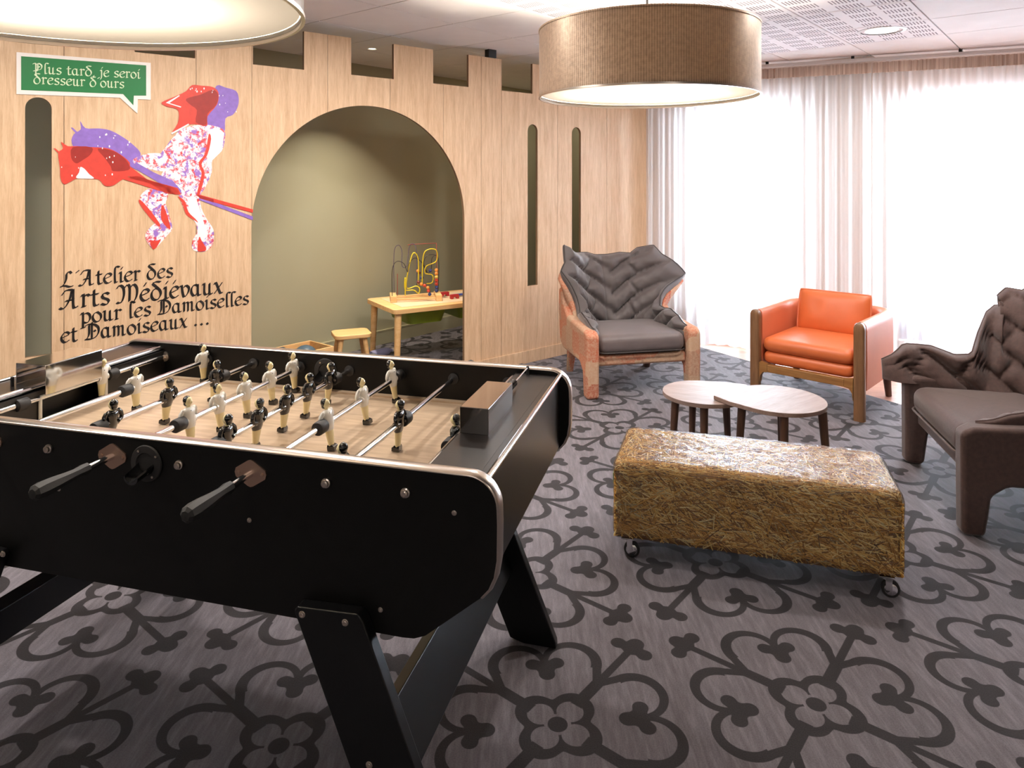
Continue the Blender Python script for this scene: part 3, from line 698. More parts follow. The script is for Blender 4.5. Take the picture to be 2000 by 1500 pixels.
# ---------------------------------------------------------------- downlights
def downlight(x, y, r, label, e, small=False, spread=PI):
    t = thing('downlight', label, 'ceiling light', (x, y, 2.494))
    MB().lathe([(r*.86, .004), (r, .004), (r, -.004), (r*.86, -.006)], n=32, cap=False).build('trim_ring', M['frame_white'], t, smooth=True)
    MB().lathe([(r*.86, 0), (r*.5, -.002), (.001, -.003)], n=32, cap=False).build('lens', M['lens_small' if small else 'lens'], t, smooth=True)
    add_light('downlight_lamp', 'AREA', (0, 0, -.012), e, LAMP_NEUTRAL if not small else LAMP_WARM, size=r*1.6, parent=t, spread=spread)
    return t
downlight(2.498, 4.768, .15, 'round lit downlight in the perforated ceiling tiles', DOWNLIGHT_W*.6)
downlight(-1.075, 5.425, .04, 'small lit spotlight in the ceiling behind the partition, seen through a notch', DOWNLIGHT_W*.62, True, 1.7)
for x, y, where in ((-1.2, -1.0, 'behind the camera to the left'), (1.6, -1.0, 'behind the camera to the right'), (-1.2, -3.0, 'far behind the camera to the left'), (1.6, -3.0, 'far behind the camera to the right')):
    downlight(x, y, .1, 'unseen round white fill light added ' + where, DOWNLIGHT_W*.45)['group'] = 'fill lights added behind the camera'  # unseen lamps, added only to fill the foreground with light
for x, y, where in ((-2.55, 1.5, 'leftmost, beyond the grey drum pendant'), (-1.75, 2.4, 'over the far end of the football table'), (-.85, 3.2, 'before the left jamb of the arch'), (.15, 3.75, 'before the right jamb of the arch'), (1.9, 3.4, 'right of the bronze drum pendant')):
    downlight(x, y, .1, 'unseen round white fill light added ' + where, DOWNLIGHT_W)['group'] = 'downlights along the partition'
downlight(.45, 7.2, .04, 'small unseen fill spot added behind the partition to brighten the alcove near the arrow slits', DOWNLIGHT_W*.22, True)  # hidden spot, added to lift the dark alcove wall behind the slits

# ---------------------------------------------------------------- pendant lamps
def pendant(x, y, zb, zt, r, label, mat, e):
    t = thing('drum_pendant_lamp', label, 'pendant lamp', (x, y, zb), 0); h = zt-zb
    n = 96
    MB().lathe([(r, 0), (r, h), (r-.004, h), (r-.004, 0), (r, 0)], n=n, cap=False).build('shade', mat, t, smooth=True)
    MB().lathe([(r-.006, .004), (r-.006, h-.004)], n=n, cap=False).build('lining', M['shade_in'], t, smooth=True)
    for z in (0, h): MB().lathe([(r-.005, z-.004), (r+.003, z-.004), (r+.003, z+.004), (r-.005, z+.004), (r-.005, z-.004)], n=n, cap=False).build('rim', M['chrome_warm'] if z == 0 else mat, t, smooth=True)
    MB().lathe([(r-.008, .014), (r*.5, .014), (.001, .014)], n=n, cap=False).build('diffuser', M['diffuser'], t, smooth=True)
    MB().tube([(0, 0, h*.6), (0, 0, 2.494-zb)], .006, 8).build('suspension_cord', M['black'], t)
    MB().lathe([(.001, 2.494-zb), (.06, 2.492-zb), (.06, 2.47-zb), (.001, 2.465-zb)], n=24).build('ceiling_cup', M['frame_white'], t, smooth=True)
    fr = MB()
    for a in (0, 2.094, 4.189): fr.tube([(0, 0, h-.02), ((r-.006)*math.cos(a), (r-.006)*math.sin(a), h-.01)], .003, 6)
    fr.build('spider_frame', M['chrome'], t)
    for k in range(3):
        a = 2.094*k+.5; b = MB(); b.ell((.13*math.cos(a), .13*math.sin(a), h*.66), (.028, .028, .036)); b.build('bulb', M['lens_small'], t, smooth='all')
        add_light('bulb_lamp', 'POINT', (.13*math.cos(a), .13*math.sin(a), h*.40), e/3, LAMP_WARM, size=.03, parent=t)
pendant(-.94, 1.42, 1.85, 2.15, .5, 'large grey drum pendant at the top left picture corner above the football table', M['shade_grey'], PENDANT_W*.8)
pendant(.626, 3.27, 1.873, 2.18, .5, 'large bronze fabric drum pendant hanging in front of the curtains', M['shade'], PENDANT_W*1.2)

# ---------------------------------------------------------------- football table
PHI = math.atan2(366, F); FV = Vector((math.cos(PHI), -math.sin(PHI), 0)); FU = Vector((math.sin(PHI), math.cos(PHI), 0)); FN = Vector((-.0507, 1.4555, 0))
AC, BC, WB = -.815, .39, .78
fo = FN + FV*AC + FU*BC
ft = thing('football_table', 'black table football game with chrome edging, white and black players, standing in the foreground', 'football table', fo, -PHI)
def T(a, b, z): return (a-AC, b-BC, z)
RZ, FZ, DZ, TZ = .845, .771, .880, .894
def b_at(px, a, z=RZ):
    q = (px-1000)/F; return (q*(FN.y+FV.y*a)-FN.x-FV.x*a)/(FU.x-q*FU.y)
AL = 2*AC     # left end of the body (right end is a = 0)
# long side panels
def side_outline():
    out = []
    r = .062
    right = [(.03-r+r*math.sin(PI/2*i/8), TZ-r+r*math.cos(PI/2*i/8)) for i in range(9)] + [(.031, .80), (.030, .73), (.024, .695), (.012, .668), (-.004, .650), (-.105, .569), (-.125, .553), (-.150, .543), (-.175, .541)]
    left = [(AL-a, z) for a, z in reversed(right)]
    return right + left
so = side_outline()
for b0, b1 in ((-.03, 0), (WB, WB+.03)):
    MB().prism(so, lambda u, v, t: T(u, t, v), b0, b1).build('side_panel', M['table_black'], ft)
    bm_ = (b0+b1)/2
    # chrome edging follows the top and the two ends
    k0 = 15; path = so[:k0]; path = list(reversed(so[-k0:])) ; 
    full = list(reversed(so[:14])) + [so[0]] ; 
    pth = list(reversed(so[:14])) + list(reversed(so[-14:]))
    # pth runs right bottom -> right top -> left top -> left bottom
    rings_ = []
    cen = Vector((AC, .72))
    for i, (a, z) in enumerate(pth):
        p0 = Vector(pth[max(i-1, 0)]); p1 = Vector(pth[min(i+1, len(pth)-1)]); tn = (p1-p0).normalized(); nn = Vector((tn.y, -tn.x))
        if nn.dot(Vector((a, z))-cen) < 0: nn = -nn
        w_ = .0175; hgt = .006; ring = []
        for k in range(9):
            q = PI*k/8; ring.append(T(a+nn.x*(hgt*math.sin(q)), bm_-w_*math.cos(q), z+nn.y*(hgt*math.sin(q))))
        ring.append(T(a-nn.x*.001, bm_+w_, z-nn.y*.001)); ring.append(T(a-nn.x*.001, bm_-w_, z-nn.y*.001)); rings_.append(ring)
    MB().rings(rings_).build('chrome_edging', M['chrome_warm'], ft, smooth=True)
# end aprons, floor of the body, decks
for s_ in (1, -1):
    X = (lambda a: a) if s_ == 1 else (lambda a: AL-a)
    pr = [(0, DZ), (0, .66), (-.11, .565), (-.13, .58), (-.022, .67), (-.022, DZ)]
    MB().prism([(X(a), z) for a, z in pr], lambda u, v, t: T(u, t, v), .0005, WB-.0005).build('end_apron', M['table_brown'], ft)
    MB().tube([T(X(0), .001, DZ), T(X(0), WB-.001, DZ)], .0075, 12).build('chrome_edging', M['chrome'], ft, smooth=True)
    MB().box(T(X(-.083), WB/2, DZ-.006), (.121, WB-.001, .012)).build('end_deck', M['table_brown'], ft)
    MB().tube([T(X(-.144), .001, DZ-.003), T(X(-.144), WB-.001, DZ-.003)], .0045 if s_ == 1 else .0085, 10).build('deck_trim', M['chrome'], ft, smooth=True)
    # goal wall below the deck with the goal mouth
    gw = MB()
    for b0, b1, z0_, z1_ in ((.001, .27, FZ, DZ-.013), (.51, WB-.001, FZ, DZ-.013), (.27, .51, FZ+.075, DZ-.013)):
        gw.box(T(X(-.152), (b0+b1)/2, (z0_+z1_)/2), (.014, b1-b0, z1_-z0_))
    gw.box(T(X(-.10), .39, FZ+.03), (.01, .26, .08))
    gw.build('goal_wall', M['inner_black'], ft)
    gp = MB()
    for b_ in (.27, .51): gp.tube([T(X(-.163), b_, FZ), T(X(-.163), b_, FZ+.078)], .005, 10)
    gp.tube([T(X(-.163), .27, FZ+.078), T(X(-.163), .51, FZ+.078)], .005, 10)
    gp.build('goal_frame', M['toy_white'], ft, smooth=True)
MB().box(T(AC, WB/2, .60), (abs(AL)-.3, WB-.002, .02)).build('body_base', M['inner_black'], ft)
# play field with its slightly raised side strips
MB().box(T(AC, WB/2, FZ-.008), (abs(AL)-.30, WB-.002, .016)).build('playing_field', M['pitch'], ft)
ln = MB()
for b_ in (.012, WB-.012): ln.box(T(AC, b_, FZ+.003), (abs(AL)-.32, .022, .006))
ln.build('field_border', M['pitch'], ft)
# steel goal boxes on the decks
def hollow_box(name, a0, a1, b0, b1, z0_, z1_, openside=None):
    m = MB(); t_ = .003
    m.box(T((a0+a1)/2, (b0+b1)/2, z1_-t_/2), (a1-a0, b1-b0, t_))
    m.box(T(a0+t_/2, (b0+b1)/2, (z0_+z1_)/2), (t_, b1-b0, z1_-z0_)); m.box(T(a1-t_/2, (b0+b1)/2, (z0_+z1_)/2), (t_, b1-b0, z1_-z0_))
    m.box(T((a0+a1)/2, b1-t_/2, (z0_+z1_)/2), (a1-a0, t_, z1_-z0_)); m.box(T((a0+a1)/2, b0+t_/2, (z0_+z1_)/2), (a1-a0, t_, z1_-z0_))
    return m.build(name, M['mirror'], ft, bevel=.0012, seg=1)
hollow_box('steel_ball_box', -.140, -.067, .23, .455, DZ, .944)
m = MB(); a0, a1 = AL+.067-.0, AL+.180
m.box(T((a0+a1)/2, .375, .942), (a1-a0, .205, .003)); m.box(T(a1-.0015, .375, .898), (.003, .205, .088)); m.box(T(a0+.0015, .375, .912), (.003, .205, .062)); 
m.build('steel_ball_box', M['mirror'], ft, bevel=.0012, seg=1)
# score beads
def beads(name, a, b0, b1, spots, mat, r=.011):
    z_ = DZ+.022; w_ = MB().tube([T(a, b0, z_), T(a, b1, z_)], .0022, 8); 
    root = w_.build(name, M['chrome'], ft, smooth=True)
    for b_ in spots:
        MB().lathe([(.002, -.008), (.008, -.007), (.011, 0), (.008, .007), (.002, .008)], T(a, b_, z_), 14, Matrix.Rotation(PI/2, 3, 'X')).build('score_bead', mat, root, smooth=True)
    e = MB(); e.tube([T(a, b0, DZ), T(a, b0, z_+.004)], .005, 8); e.tube([T(a, b1, DZ), T(a, b1, z_+.004)], .005, 8); e.build('wire_post', M['rubber'], root)
beads('score_wire', AL+.075, .02, .255, [.10, .118, .172, .188, .06], M['bead_white'])
beads('score_wire', -.100, .50, WB-.012, [.53, .546, .562, .578, .594], M['toy_black'])
# players
def player(kind):
    mb = MB()
    wh = kind == 'white'
    # slots: 0 shirt/shorts, 1 skin/legs, 2 hair/boots
    def ring(z, rx, ry, ox=0, n=14): return [Vector((ox+rx*1.1*math.cos(2*PI*j/n), ry*1.22*math.sin(2*PI*j/n), z)) for j in range(n)]
    # the figure faces +x; width lies along y
    mb.mi = 0
    mb.rings([ring(-.020, .009, .014), ring(-.012, .0105, .0160), ring(.000, .0125, .0170), ring(.010, .0110, .0140), ring(.018, .0115, .0160), ring(.026, .0110, .0185), ring(.032, .0080, .0150), ring(.0345, .0050, .0070)])
    mb.tube([(0, -.019, 0), (0, .019, 0)], .0105, 14)           # boss on the rod
    for s_ in (-1, 1):                                          # arms folded back behind the waist
        mb.tube([(.000, s_*.020, .030), (-.002, s_*.0275, .022), (-.004, s_*.0300, .012), (-.006, s_*.0260, .004), (-.010, s_*.0150, .003)], [.0055, .0060, .0058, .0052, .0045], 8)
    mb.mi = 1
    mb.rings([ring(-.060, .0065, .0085), ring(-.045, .0068, .0105), ring(-.030, .0080, .0125), ring(-.018, .0085, .0138)])
    mb.rings([ring(.033, .0048, .0048, n=10), ring(.042, .0044, .0044, .0005, 10)])
    mb.ell((.0014, 0, .0495), (.0108, .0100, .0125), 14, 10)
    mb.ell((.0122, 0, .0475), (.0022, .0014, .0022), 6, 5)      # nose
    mb.mi = 2
    mb.ell((-.0028, 0, .0525), (.0108, .0112, .0122), 14, 10)
    mb.ell((-.0052, 0, .0440), (.0070, .0094, .0080), 10, 6)
    # boots: wedge block under the legs, toes forward
    mb.rings([[Vector((x, y, z)) for x, y in ((-.008, -.011), (.013, -.011), (.013, .011), (-.008, .011))] for z in (-.0725, -.063)] + [[Vector((x, y, -.058)) for x, y in ((-.007, -.009), (.006, -.009), (.006, .009), (-.007, .009))]])
    if wh:
        mb.mi = 2; mb.ell((.0112, -.004, .0255), (.0008, .0022, .0018), 6, 4)   # badge
    mats = [M['toy_white'] if wh else M['toy_black'], M['toy_cream'], M['toy_black']]
    o = mb.build('player_figure', mats, None, smooth=True, angle=.9)
    return o
pw, pb = player('white'), player('black')
used = {'w': False, 'b': False}
RA = [-.165-.1866*(7-k) for k in range(8)]; RA[7] = -.168
rods = [  # colour, man columns in the picture, lean, near-side handle?
 ('w', [200], .05), ('w', [265, 397], -.03), ('b', [217, 327, 420], .12), ('w', [370, 428, 480, 529, 573], -.10),
 ('b', [441, 503, 557, 601, 643], .10), ('w', [641, 710, 767], -.16), ('b', [666, 779], .05), ('b', [889], .0)]
bumper_me = MB().lathe([(.006, -.017), (.0165, -.017), (.018, -.014), (.018, .014), (.0165, .017), (.006, .017)], (0, 0, 0), 20, Matrix.Rotation(PI/2, 3, 'X'))
bp_o = None; hd_o = None; nut_o = None; pl_o = None; br_o = None
for k, (c, cols, lean) in enumerate(rods):
    a = RA[k]; near = c == 'w'
    r0, r1 = (-.10, WB+.055) if near else (-.045, WB+.05)
    if not near: r0 = -.031
    rod = MB().tube([(0, r0-BC, 0), (0, r1-BC, 0)], .0080, 14).build('rod', M['chrome'], ft, smooth=True)
    rod.location = (a-AC, 0, RZ)
    bs = sorted(b_at(x, a) for x in cols)
    for b_ in bs:
        src = pw if c == 'w' else pb
        o = src if not used[c] else src.copy()
        if used[c]: col.objects.link(o)
        used[c] = True; o.parent = rod; o.location = (0, b_-BC, 0); o.rotation_euler = (0, lean, 0 if c == 'w' else PI)
        if c == 'b': o.rotation_euler = (0, -lean, PI)
        o['label'] = ('white-shirted' if c == 'w' else 'black-shirted') + ' player figure with black hair and boots'
    for b_ in {bs[0]-.040, bs[-1]+.040}:
        if k == 0 and b_ < bs[0]: b_ = b_at(42, a)
        if not .02 < b_ < WB-.02: continue
        if bp_o is None: bp_o = bumper_me.build('bumper', M['rubber'], None, smooth=True); o = bp_o
        else: o = bp_o.copy(); col.objects.link(o)
        o.parent = rod; o.location = (0, b_-BC, 0)
    # bearings: a diamond plate on each side panel and a bushing inside
    for b_, sg_ in ((-.03, -1), (WB+.03, 1)):
        if sg_ == -1 and not near: continue
        if br_o is None:
            mb = MB(); pts = []
            for q in range(4):
                ang_ = PI/2*q; rr = .040 if q % 2 == 0 else .030
                for dq in (-.25, 0, .25): pts.append((rr*.96*math.cos(ang_+dq) if dq else rr*math.cos(ang_), rr*.96*math.sin(ang_+dq) if dq else rr*math.sin(ang_)))
            mb.prism(pts, lambda u, v, t: (u, t, v), -.003, 0); 
            mb.lathe([(.0085, -.009), (.013, -.009), (.014, -.003), (.014, 0), (.0085, 0)], (0, 0, 0), 20, Matrix.Rotation(-PI/2, 3, 'X') @ Matrix.Scale(-1, 3))
            for u in (-.030, .030): mb.lathe([(.004, 0), (.004, .002), (.0005, .003)], (u, -.003, 0), 8, Matrix.Rotation(PI/2, 3, 'X'))
            br_o = mb.build('bearing_plate', M['plate'], None, smooth=True, angle=.5); o = br_o
        else: o = br_o.copy(); col.objects.link(o)
        o.parent = rod; o.location = (0, b_-BC, 0); o.rotation_euler = (0, 0, 0 if sg_ == -1 else PI)
    for b_, sg_ in ((0, 1), (WB, -1)):
        if k != 0 and sg_ == -1 and False: continue
        MB().lathe([(.0085, 0), (.018, .0), (.018, .005), (.0085, .008)], (0, b_-BC, 0), 20, Matrix.Rotation(-sg_*PI/2, 3, 'X')).build('bushing', M['chrome_warm'] if k == 0 else M['rubber'], rod, smooth=True)
    if not near:      # the free rod end shows as a domed nut on the near panel
        if nut_o is None:
            nm_ = MB(); Rm = Matrix.Rotation(PI/2, 3, 'X'); nm_.lathe([(.0082, 0), (.0105, .001), (.0105, .005), (.0078, .0065), (.0078, .011), (.0045, .0125), (.0005, .012)], (0, 0, 0), 16, Rm)
            nut_o = nm_.build('end_nut', M['chrome_warm'], None, smooth=True, angle=.5); o = nut_o
        else: o = nut_o.copy(); col.objects.link(o)
        o.parent = rod; o.location = (0, -.0302-BC, 0)
    # handle on one side only
    e_b, dr = (r0, -1) if near else (r1, 1)
    prof = [(.004, 0), (.0125, .002), (.0135, .012), (.0115, .03), (.013, .055), (.017, .09), (.0185, .115), (.0165, .132), (.010, .138), (.0005, .139)]
    if hd_o is None: hd_o = MB().lathe(prof, (0, 0, 0), 8, Matrix.Rotation(PI/2, 3, 'X')).build('handle', M['handle'], None, smooth=True, angle=.5); o = hd_o
    else: o = hd_o.copy(); col.objects.link(o)
    o.parent = rod; o.location = (0, e_b-BC, 0); o.rotation_euler = (0, 0, 0 if near else PI)
    if near and k not in (0, 1, 3, 5): pass
# ball inlet cup in the middle of each side
for b_, sg_ in ((-.03, -1), (WB, -1)):
    mb = MB(); Rm = Matrix.Rotation(PI/2, 3, 'X')
    z_ = .838
    mb.lathe([(.024, 0), (.041, 0), (.043, .002), (.041, .005), (.026, .006), (.024, .003)], T(AC, b_, z_), 28, Rm)
    o = mb.build('ball_inlet', M['rubber'], ft, smooth=True)
    # the tilted scoop
    rs = []
    for i in range(6):
        t_ = i/5; ring = [Vector(T(AC+(.023-.004*t_)*math.cos(PI+PI*j/12), b_-.004-.045*t_, z_-.002-.012*t_+(.023-.006*t_)*math.sin(PI+PI*j/12))) for j in range(13)]
        ring += [Vector(T(AC+(.020-.004*t_)*math.cos(2*PI-PI*j/12), b_-.004-.045*t_, z_+.001-.012*t_+(.020-.006*t_)*math.sin(2*PI-PI*j/12))) for j in range(13)]
        rs.append(ring)
    MB().rings(rs).build('scoop', M['toy_black'], o, smooth=True)
    MB().lathe([(.022, 0), (.0005, .001)], T(AC, b_-.0008, z_), 24, Rm).build('chute_opening', M['bead_white'], o)
    for q in range(4):
        MB().lathe([(.003, 0), (.003, .002), (.0005, .003)], T(AC+.034*math.cos(.6+q*PI/2), b_-.005, z_+.034*math.sin(.6+q*PI/2)), 8, Rm).build('screw', M['chrome_warm'], o)
# cap-head screws on the near panel
def panel_az(px, py, b):
    q = (px-1000)/F; a = (q*(FN.y+FU.y*b)-FN.x-FU.x*b)/(FV.x-q*FV.y); Yw = FN.y+FU.y*b+FV.y*a
    return a, H-(py-CY)*Yw/F
sc_o = None
def screw(px, py, b, r=.0075):
    global sc_o
    a, z_ = panel_az(px, py, b)
    if sc_o is None:
        mb = MB(); Rm = Matrix.Rotation(PI/2, 3, 'X'); mb.lathe([(1.25, 0), (1.25, .1), (1.0, .22), (.96, .55), (.75, .68), (.45, .68), (.4, .35), (.02, .3)], (0, 0, 0), 14, Rm)
        sc_o = mb.build('screw', M['chrome_warm'], None, smooth=True, angle=.5); o = sc_o
    else: o = sc_o.copy(); col.objects.link(o)
    o.parent = ft; o.location = T(a, b, z_); o.scale = (r, r, r)
for px, py in ((115, 955), (487, 1016), (887, 1002), (743, 1191)): screw(px, py, -.03, .0044)
for px, py in ((590, 1200), (674, 1216), (6, 1082), (-30, 1075), (721, 1494)): screw(px, py, -.062, .006)
# splayed plank legs, four of them, with a tilted stretcher board at each end
for s_ in (1, -1):
    X = (lambda a: a) if s_ == 1 else (lambda a: AL-a)
    out = [(X(a), z) for a, z in ((-.412, .578), (-.405, .588), (-.262, .594), (-.250, .580), (-.020, .020), (-.018, .0), (-.125, .0), (-.170, .012))]
    for b0, b1 in ((-.062, -.0305), (WB+.0305-.075, WB-.0445+.0) if False else (WB+.0305, WB+.062)):
        MB().prism(out, lambda u, v, t: T(u, t, v), b0, b1).build('leg', M['leg_black'], ft, bevel=.004)
    br = [(X(a), z) for a, z in ((-.253, .345), (-.195, .215), (-.160, .232), (-.218, .362))]
    MB().prism(br, lambda u, v, t: T(u, t, v), -.0305, WB+.0305).build('stretcher', M['leg_black'], ft, bevel=.003)
    ub = [(X(a), z) for a, z in ((-.40, .53), (-.27, .53), (-.27, .60), (-.40, .60))]

# ---------------------------------------------------------------- straw bale bench
bo = Vector((.448, 2.782, 0)); bd = (Vector((1.354, 2.505, 0))-bo).normalized(); bn = Vector((-bd.y, bd.x, 0))
BL, BD, BZ0, BZ1 = 1.03, .42, .085, .385
bc = Vector((.448, 2.782, 0)) + bd*.468 + bn*.20
bale = thing('straw_bale_bench', 'low bench of golden straw wrapped in clear plastic, on castors', 'straw bale', bc, math.atan2(bd.y, bd.x))
MB().box((0, 0, (BZ0+BZ1)/2+.01), (BL-.05, BD-.05, BZ1-BZ0-.04)).build('core', M['straw_core'], bale, bevel=.03)
MB().box((0, 0, BZ0+.005), (BL-.02, BD-.02, .012)).build('base_board', M['straw_core'], bale)
mb = MB()
for k in range(13500):
    f_ = R.random(); L_ = R.uniform(.03, .13); r_ = R.uniform(.0014, .0032)
    u = R.uniform(-1, 1); v = R.uniform(-1, 1); dep = R.random()**1.5*.022+.003
    if f_ < .40: p = Vector((u*BL/2, -BD/2+dep, BZ0+.012+(v+1)/2*(BZ1-BZ0-.018))); t1, t2, nn = Vector((1, 0, 0)), Vector((0, 0, 1)), Vector((0, 1, 0)); lean_ = R.gauss(-.25, .55)
    elif f_ < .75: p = Vector((u*BL/2, v*BD/2, BZ1-dep)); t1, t2, nn = Vector((1, 0, 0)), Vector((0, 1, 0)), Vector((0, 0, 1)); lean_ = R.uniform(-1.6, 1.6)
    elif f_ < .87: p = Vector((BL/2-dep, u*BD/2, BZ0+.012+(v+1)/2*(BZ1-BZ0-.018))); t1, t2, nn = Vector((0, 1, 0)), Vector((0, 0, 1)), Vector((1, 0, 0)); lean_ = R.uniform(-1.6, 1.6)
    elif f_ < .94: p = Vector((-BL/2+dep, u*BD/2, BZ0+.012+(v+1)/2*(BZ1-BZ0-.018))); t1, t2, nn = Vector((0, 1, 0)), Vector((0, 0, 1)), Vector((1, 0, 0)); lean_ = R.uniform(-1.6, 1.6)
    else: p = Vector((u*BL/2, BD/2-dep, BZ0+.012+(v+1)/2*(BZ1-BZ0-.018))); t1, t2, nn = Vector((1, 0, 0)), Vector((0, 0, 1)), Vector((0, 1, 0)); lean_ = R.uniform(-1.6, 1.6)
    d_ = (t1*math.cos(lean_)+t2*math.sin(lean_)+nn*R.gauss(0, .08)).normalized()
    def clampp(q):
        c_ = .018  # keep straws inside the rounded block
        x = max(-BL/2+.003, min(BL/2-.003, q.x)); y = max(-BD/2+.003, min(BD/2-.003, q.y)); z = max(BZ0, min(BZ1-.003, q.z))
        for _ in range(1):
            ex = abs(x)-(BL/2-.035); ey = abs(y)-(BD/2-.035); ez = z-(BZ1-.035)
            if ez > 0 and (ex > 0 or ey > 0):
                m_ = math.sqrt(max(ex, 0)**2+max(ey, 0)**2+ez*ez)
                if m_ > .033:
                    g_ = .033/m_
                    if ex > 0: x = math.copysign(BL/2-.035+ex*g_, x)
                    if ey > 0: y = math.copysign(BD/2-.035+ey*g_, y)
                    z = BZ1-.035+ez*g_
        return Vector((x, y, z))
    a_ = clampp(p-d_*L_/2); b_ = clampp(p+d_*L_/2)
    if (b_-a_).length < .01: continue
    dd = (b_-a_).normalized(); s1 = dd.cross(nn)
    if s1.length < .1: s1 = dd.cross(t2)
    s1 = s1.normalized()*r_; s2 = dd.cross(s1).normalized()*r_*.6
    mb.add([a_+s1, a_+s2, a_-s1, a_-s2, b_+s1*.7, b_+s2*.7, b_-s1*.7, b_-s2*.7], [(0, 1, 5, 4), (1, 2, 6, 5), (2, 3, 7, 6), (3, 0, 4, 7), (4, 5, 6, 7), (3, 2, 1, 0)])
o = mb.build('straw', M['straw'], bale); o['kind'] = 'stuff'
# the plastic wrap: a thin rounded skin with crinkles
mb = MB(); rs = []; nseg = 10
def wrap_loop(z, ins):
    out = []; w_, d_ = BL/2+.006-ins, BD/2+.006-ins; r_ = .045; per = []
    L = rbox_loop(0, 0, 2*w_, 2*d_, r_, z, 6)
    dense = []
    for i in range(len(L)):
        p, q = L[i], L[(i+1) % len(L)]; m_ = max(1, int((q-p).length/.02))
        dense += [p.lerp(q, j/m_) for j in range(m_)]
    return dense
base = wrap_loop(0, 0); nb = len(base)
def resamp(L): return L
levels = [(BZ0-.002, .012), (BZ0+.01, .002)] + [(BZ0+.01+(BZ1-BZ0-.05)*i/10, 0) for i in range(1, 11)] + [(BZ1-.04+.044*math.sin(a), .044*(1-math.cos(a))) for a in [PI/2*i/6 for i in range(1, 7)]]
for z, ins in levels:
    sx_ = (BL/2+.006-ins)/(BL/2+.006); sy_ = (BD/2+.006-ins)/(BD/2+.006)
    rs.append([Vector((p.x*sx_, p.y*sy_, z)) for p in base])
last = rs[-1]
for q in (.85, .65, .4, .15, .002): rs.append([Vector((p.x*q, p.y*q, BZ1+.004)) for p in last])
out = []
for ring in rs:
    o2 = []
    for p in ring:
        nv = noise.noise_vector(p*18)*.004+noise.noise_vector(p*45)*.002
        o2.append(p+Vector((nv.x, nv.y, abs(nv.z) if p.z > BZ1-.02 else nv.z)))
    out.append(o2)
MB().rings(out, cap=False).build('plastic_wrap', M['wrap'], bale, smooth='all')
for k, (x, y) in enumerate(((-BL/2+.055, -BD/2+.03), (BL/2-.055, -BD/2+.03), (-BL/2+.055, BD/2-.05), (BL/2-.055, BD/2-.05))):
    c = MB(); c.box((x, y, BZ0-.007), (.05, .05, .006)); c.lathe([(.012, BZ0-.01), (.012, BZ0-.022)], (x, y, 0), 12)
    for s_ in (-1, 1): c.box((x+.007, y+s_*.014, .052), (.022, .003, .048))
    cs = c.build('castor', M['chrome'], bale, bevel=.001, seg=1)
    Rm = Matrix.Rotation(PI/2, 3, 'X')
    MB().lathe([(.012, -.009), (.027, -.010), (.031, -.006), (.031, .006), (.027, .010), (.012, .009)], (x+.014, y, .031), 24, Rm).build('wheel', M['rubber'], cs, smooth=True)
    MB().lathe([(.001, -.0115), (.019, -.0115), (.022, -.0095), (.022, .0095), (.019, .0115), (.001, .0115)], (x+.014, y, .031), 18, Rm).build('hub', M['chrome'], cs, smooth=True)
MB().box((-BL/2-.004, .05-BD/2, .30), (.006, .03, .04)).build('buckle', M['bin_green'], bale, bevel=.001)

# ---------------------------------------------------------------- coffee tables (teardrop tops)
def tear(tip, center, r, n=40):
    """outline of a circle with one pointed corner"""
    d = (Vector(tip)-Vector(center)); a0 = math.atan2(d.y, d.x); L = d.length; out = [tuple(tip)]
    th = math.acos(r*.98/L)
    for i in range(n+1):
        a = a0+th+(2*PI-2*th)*i/n; out.append((center[0]+r*math.cos(a), center[1]+r*math.sin(a)))
    # soften the straight flanks into gentle curves
    return spline(out[:1]+out[1:], True, 2)
def coffee(label, tip, center, r, z, legs, grain):
    t = thing('coffee_table', label, 'coffee table', (center[0], center[1], 0), grain, 'leaf-shaped coffee tables')
    Rm = Matrix.Rotation(-grain, 3, 'Z')
    o_ = tear(tip, center, r); loc = [Rm @ Vector((x-center[0], y-center[1], 0)) for x, y in o_]
    MB().prism([(p.x, p.y) for p in loc], lambda u, v, t_: (u, v, t_), z-.02, z).build('tabletop', M['walnut'], t, bevel=.003)
    for x, y in legs:
        p = Rm @ Vector((x-center[0], y-center[1], 0)); q = p*1.16
        MB().tube([(p.x, p.y, z-.0205), (q.x, q.y, .0)], [.021, .014], 14).build('leg', M['walnut_leg'], t, smooth=True)
coffee('grey-brown coffee table with a pointed leaf-shaped top in front of the orange armchair', (1.00, 3.50), (1.30, 3.455), .225, .42, [(1.13, 3.46), (1.26, 3.27), (1.46, 3.32), (1.38, 3.62)], .6)
coffee('grey-brown coffee table with a pointed leaf-shaped top nearest the patchwork armchair', (1.25, 3.76), (.985, 3.63), .205, .398, [(.84, 3.62), (.95, 3.49), (1.12, 3.70), (.97, 3.78)], -.3)

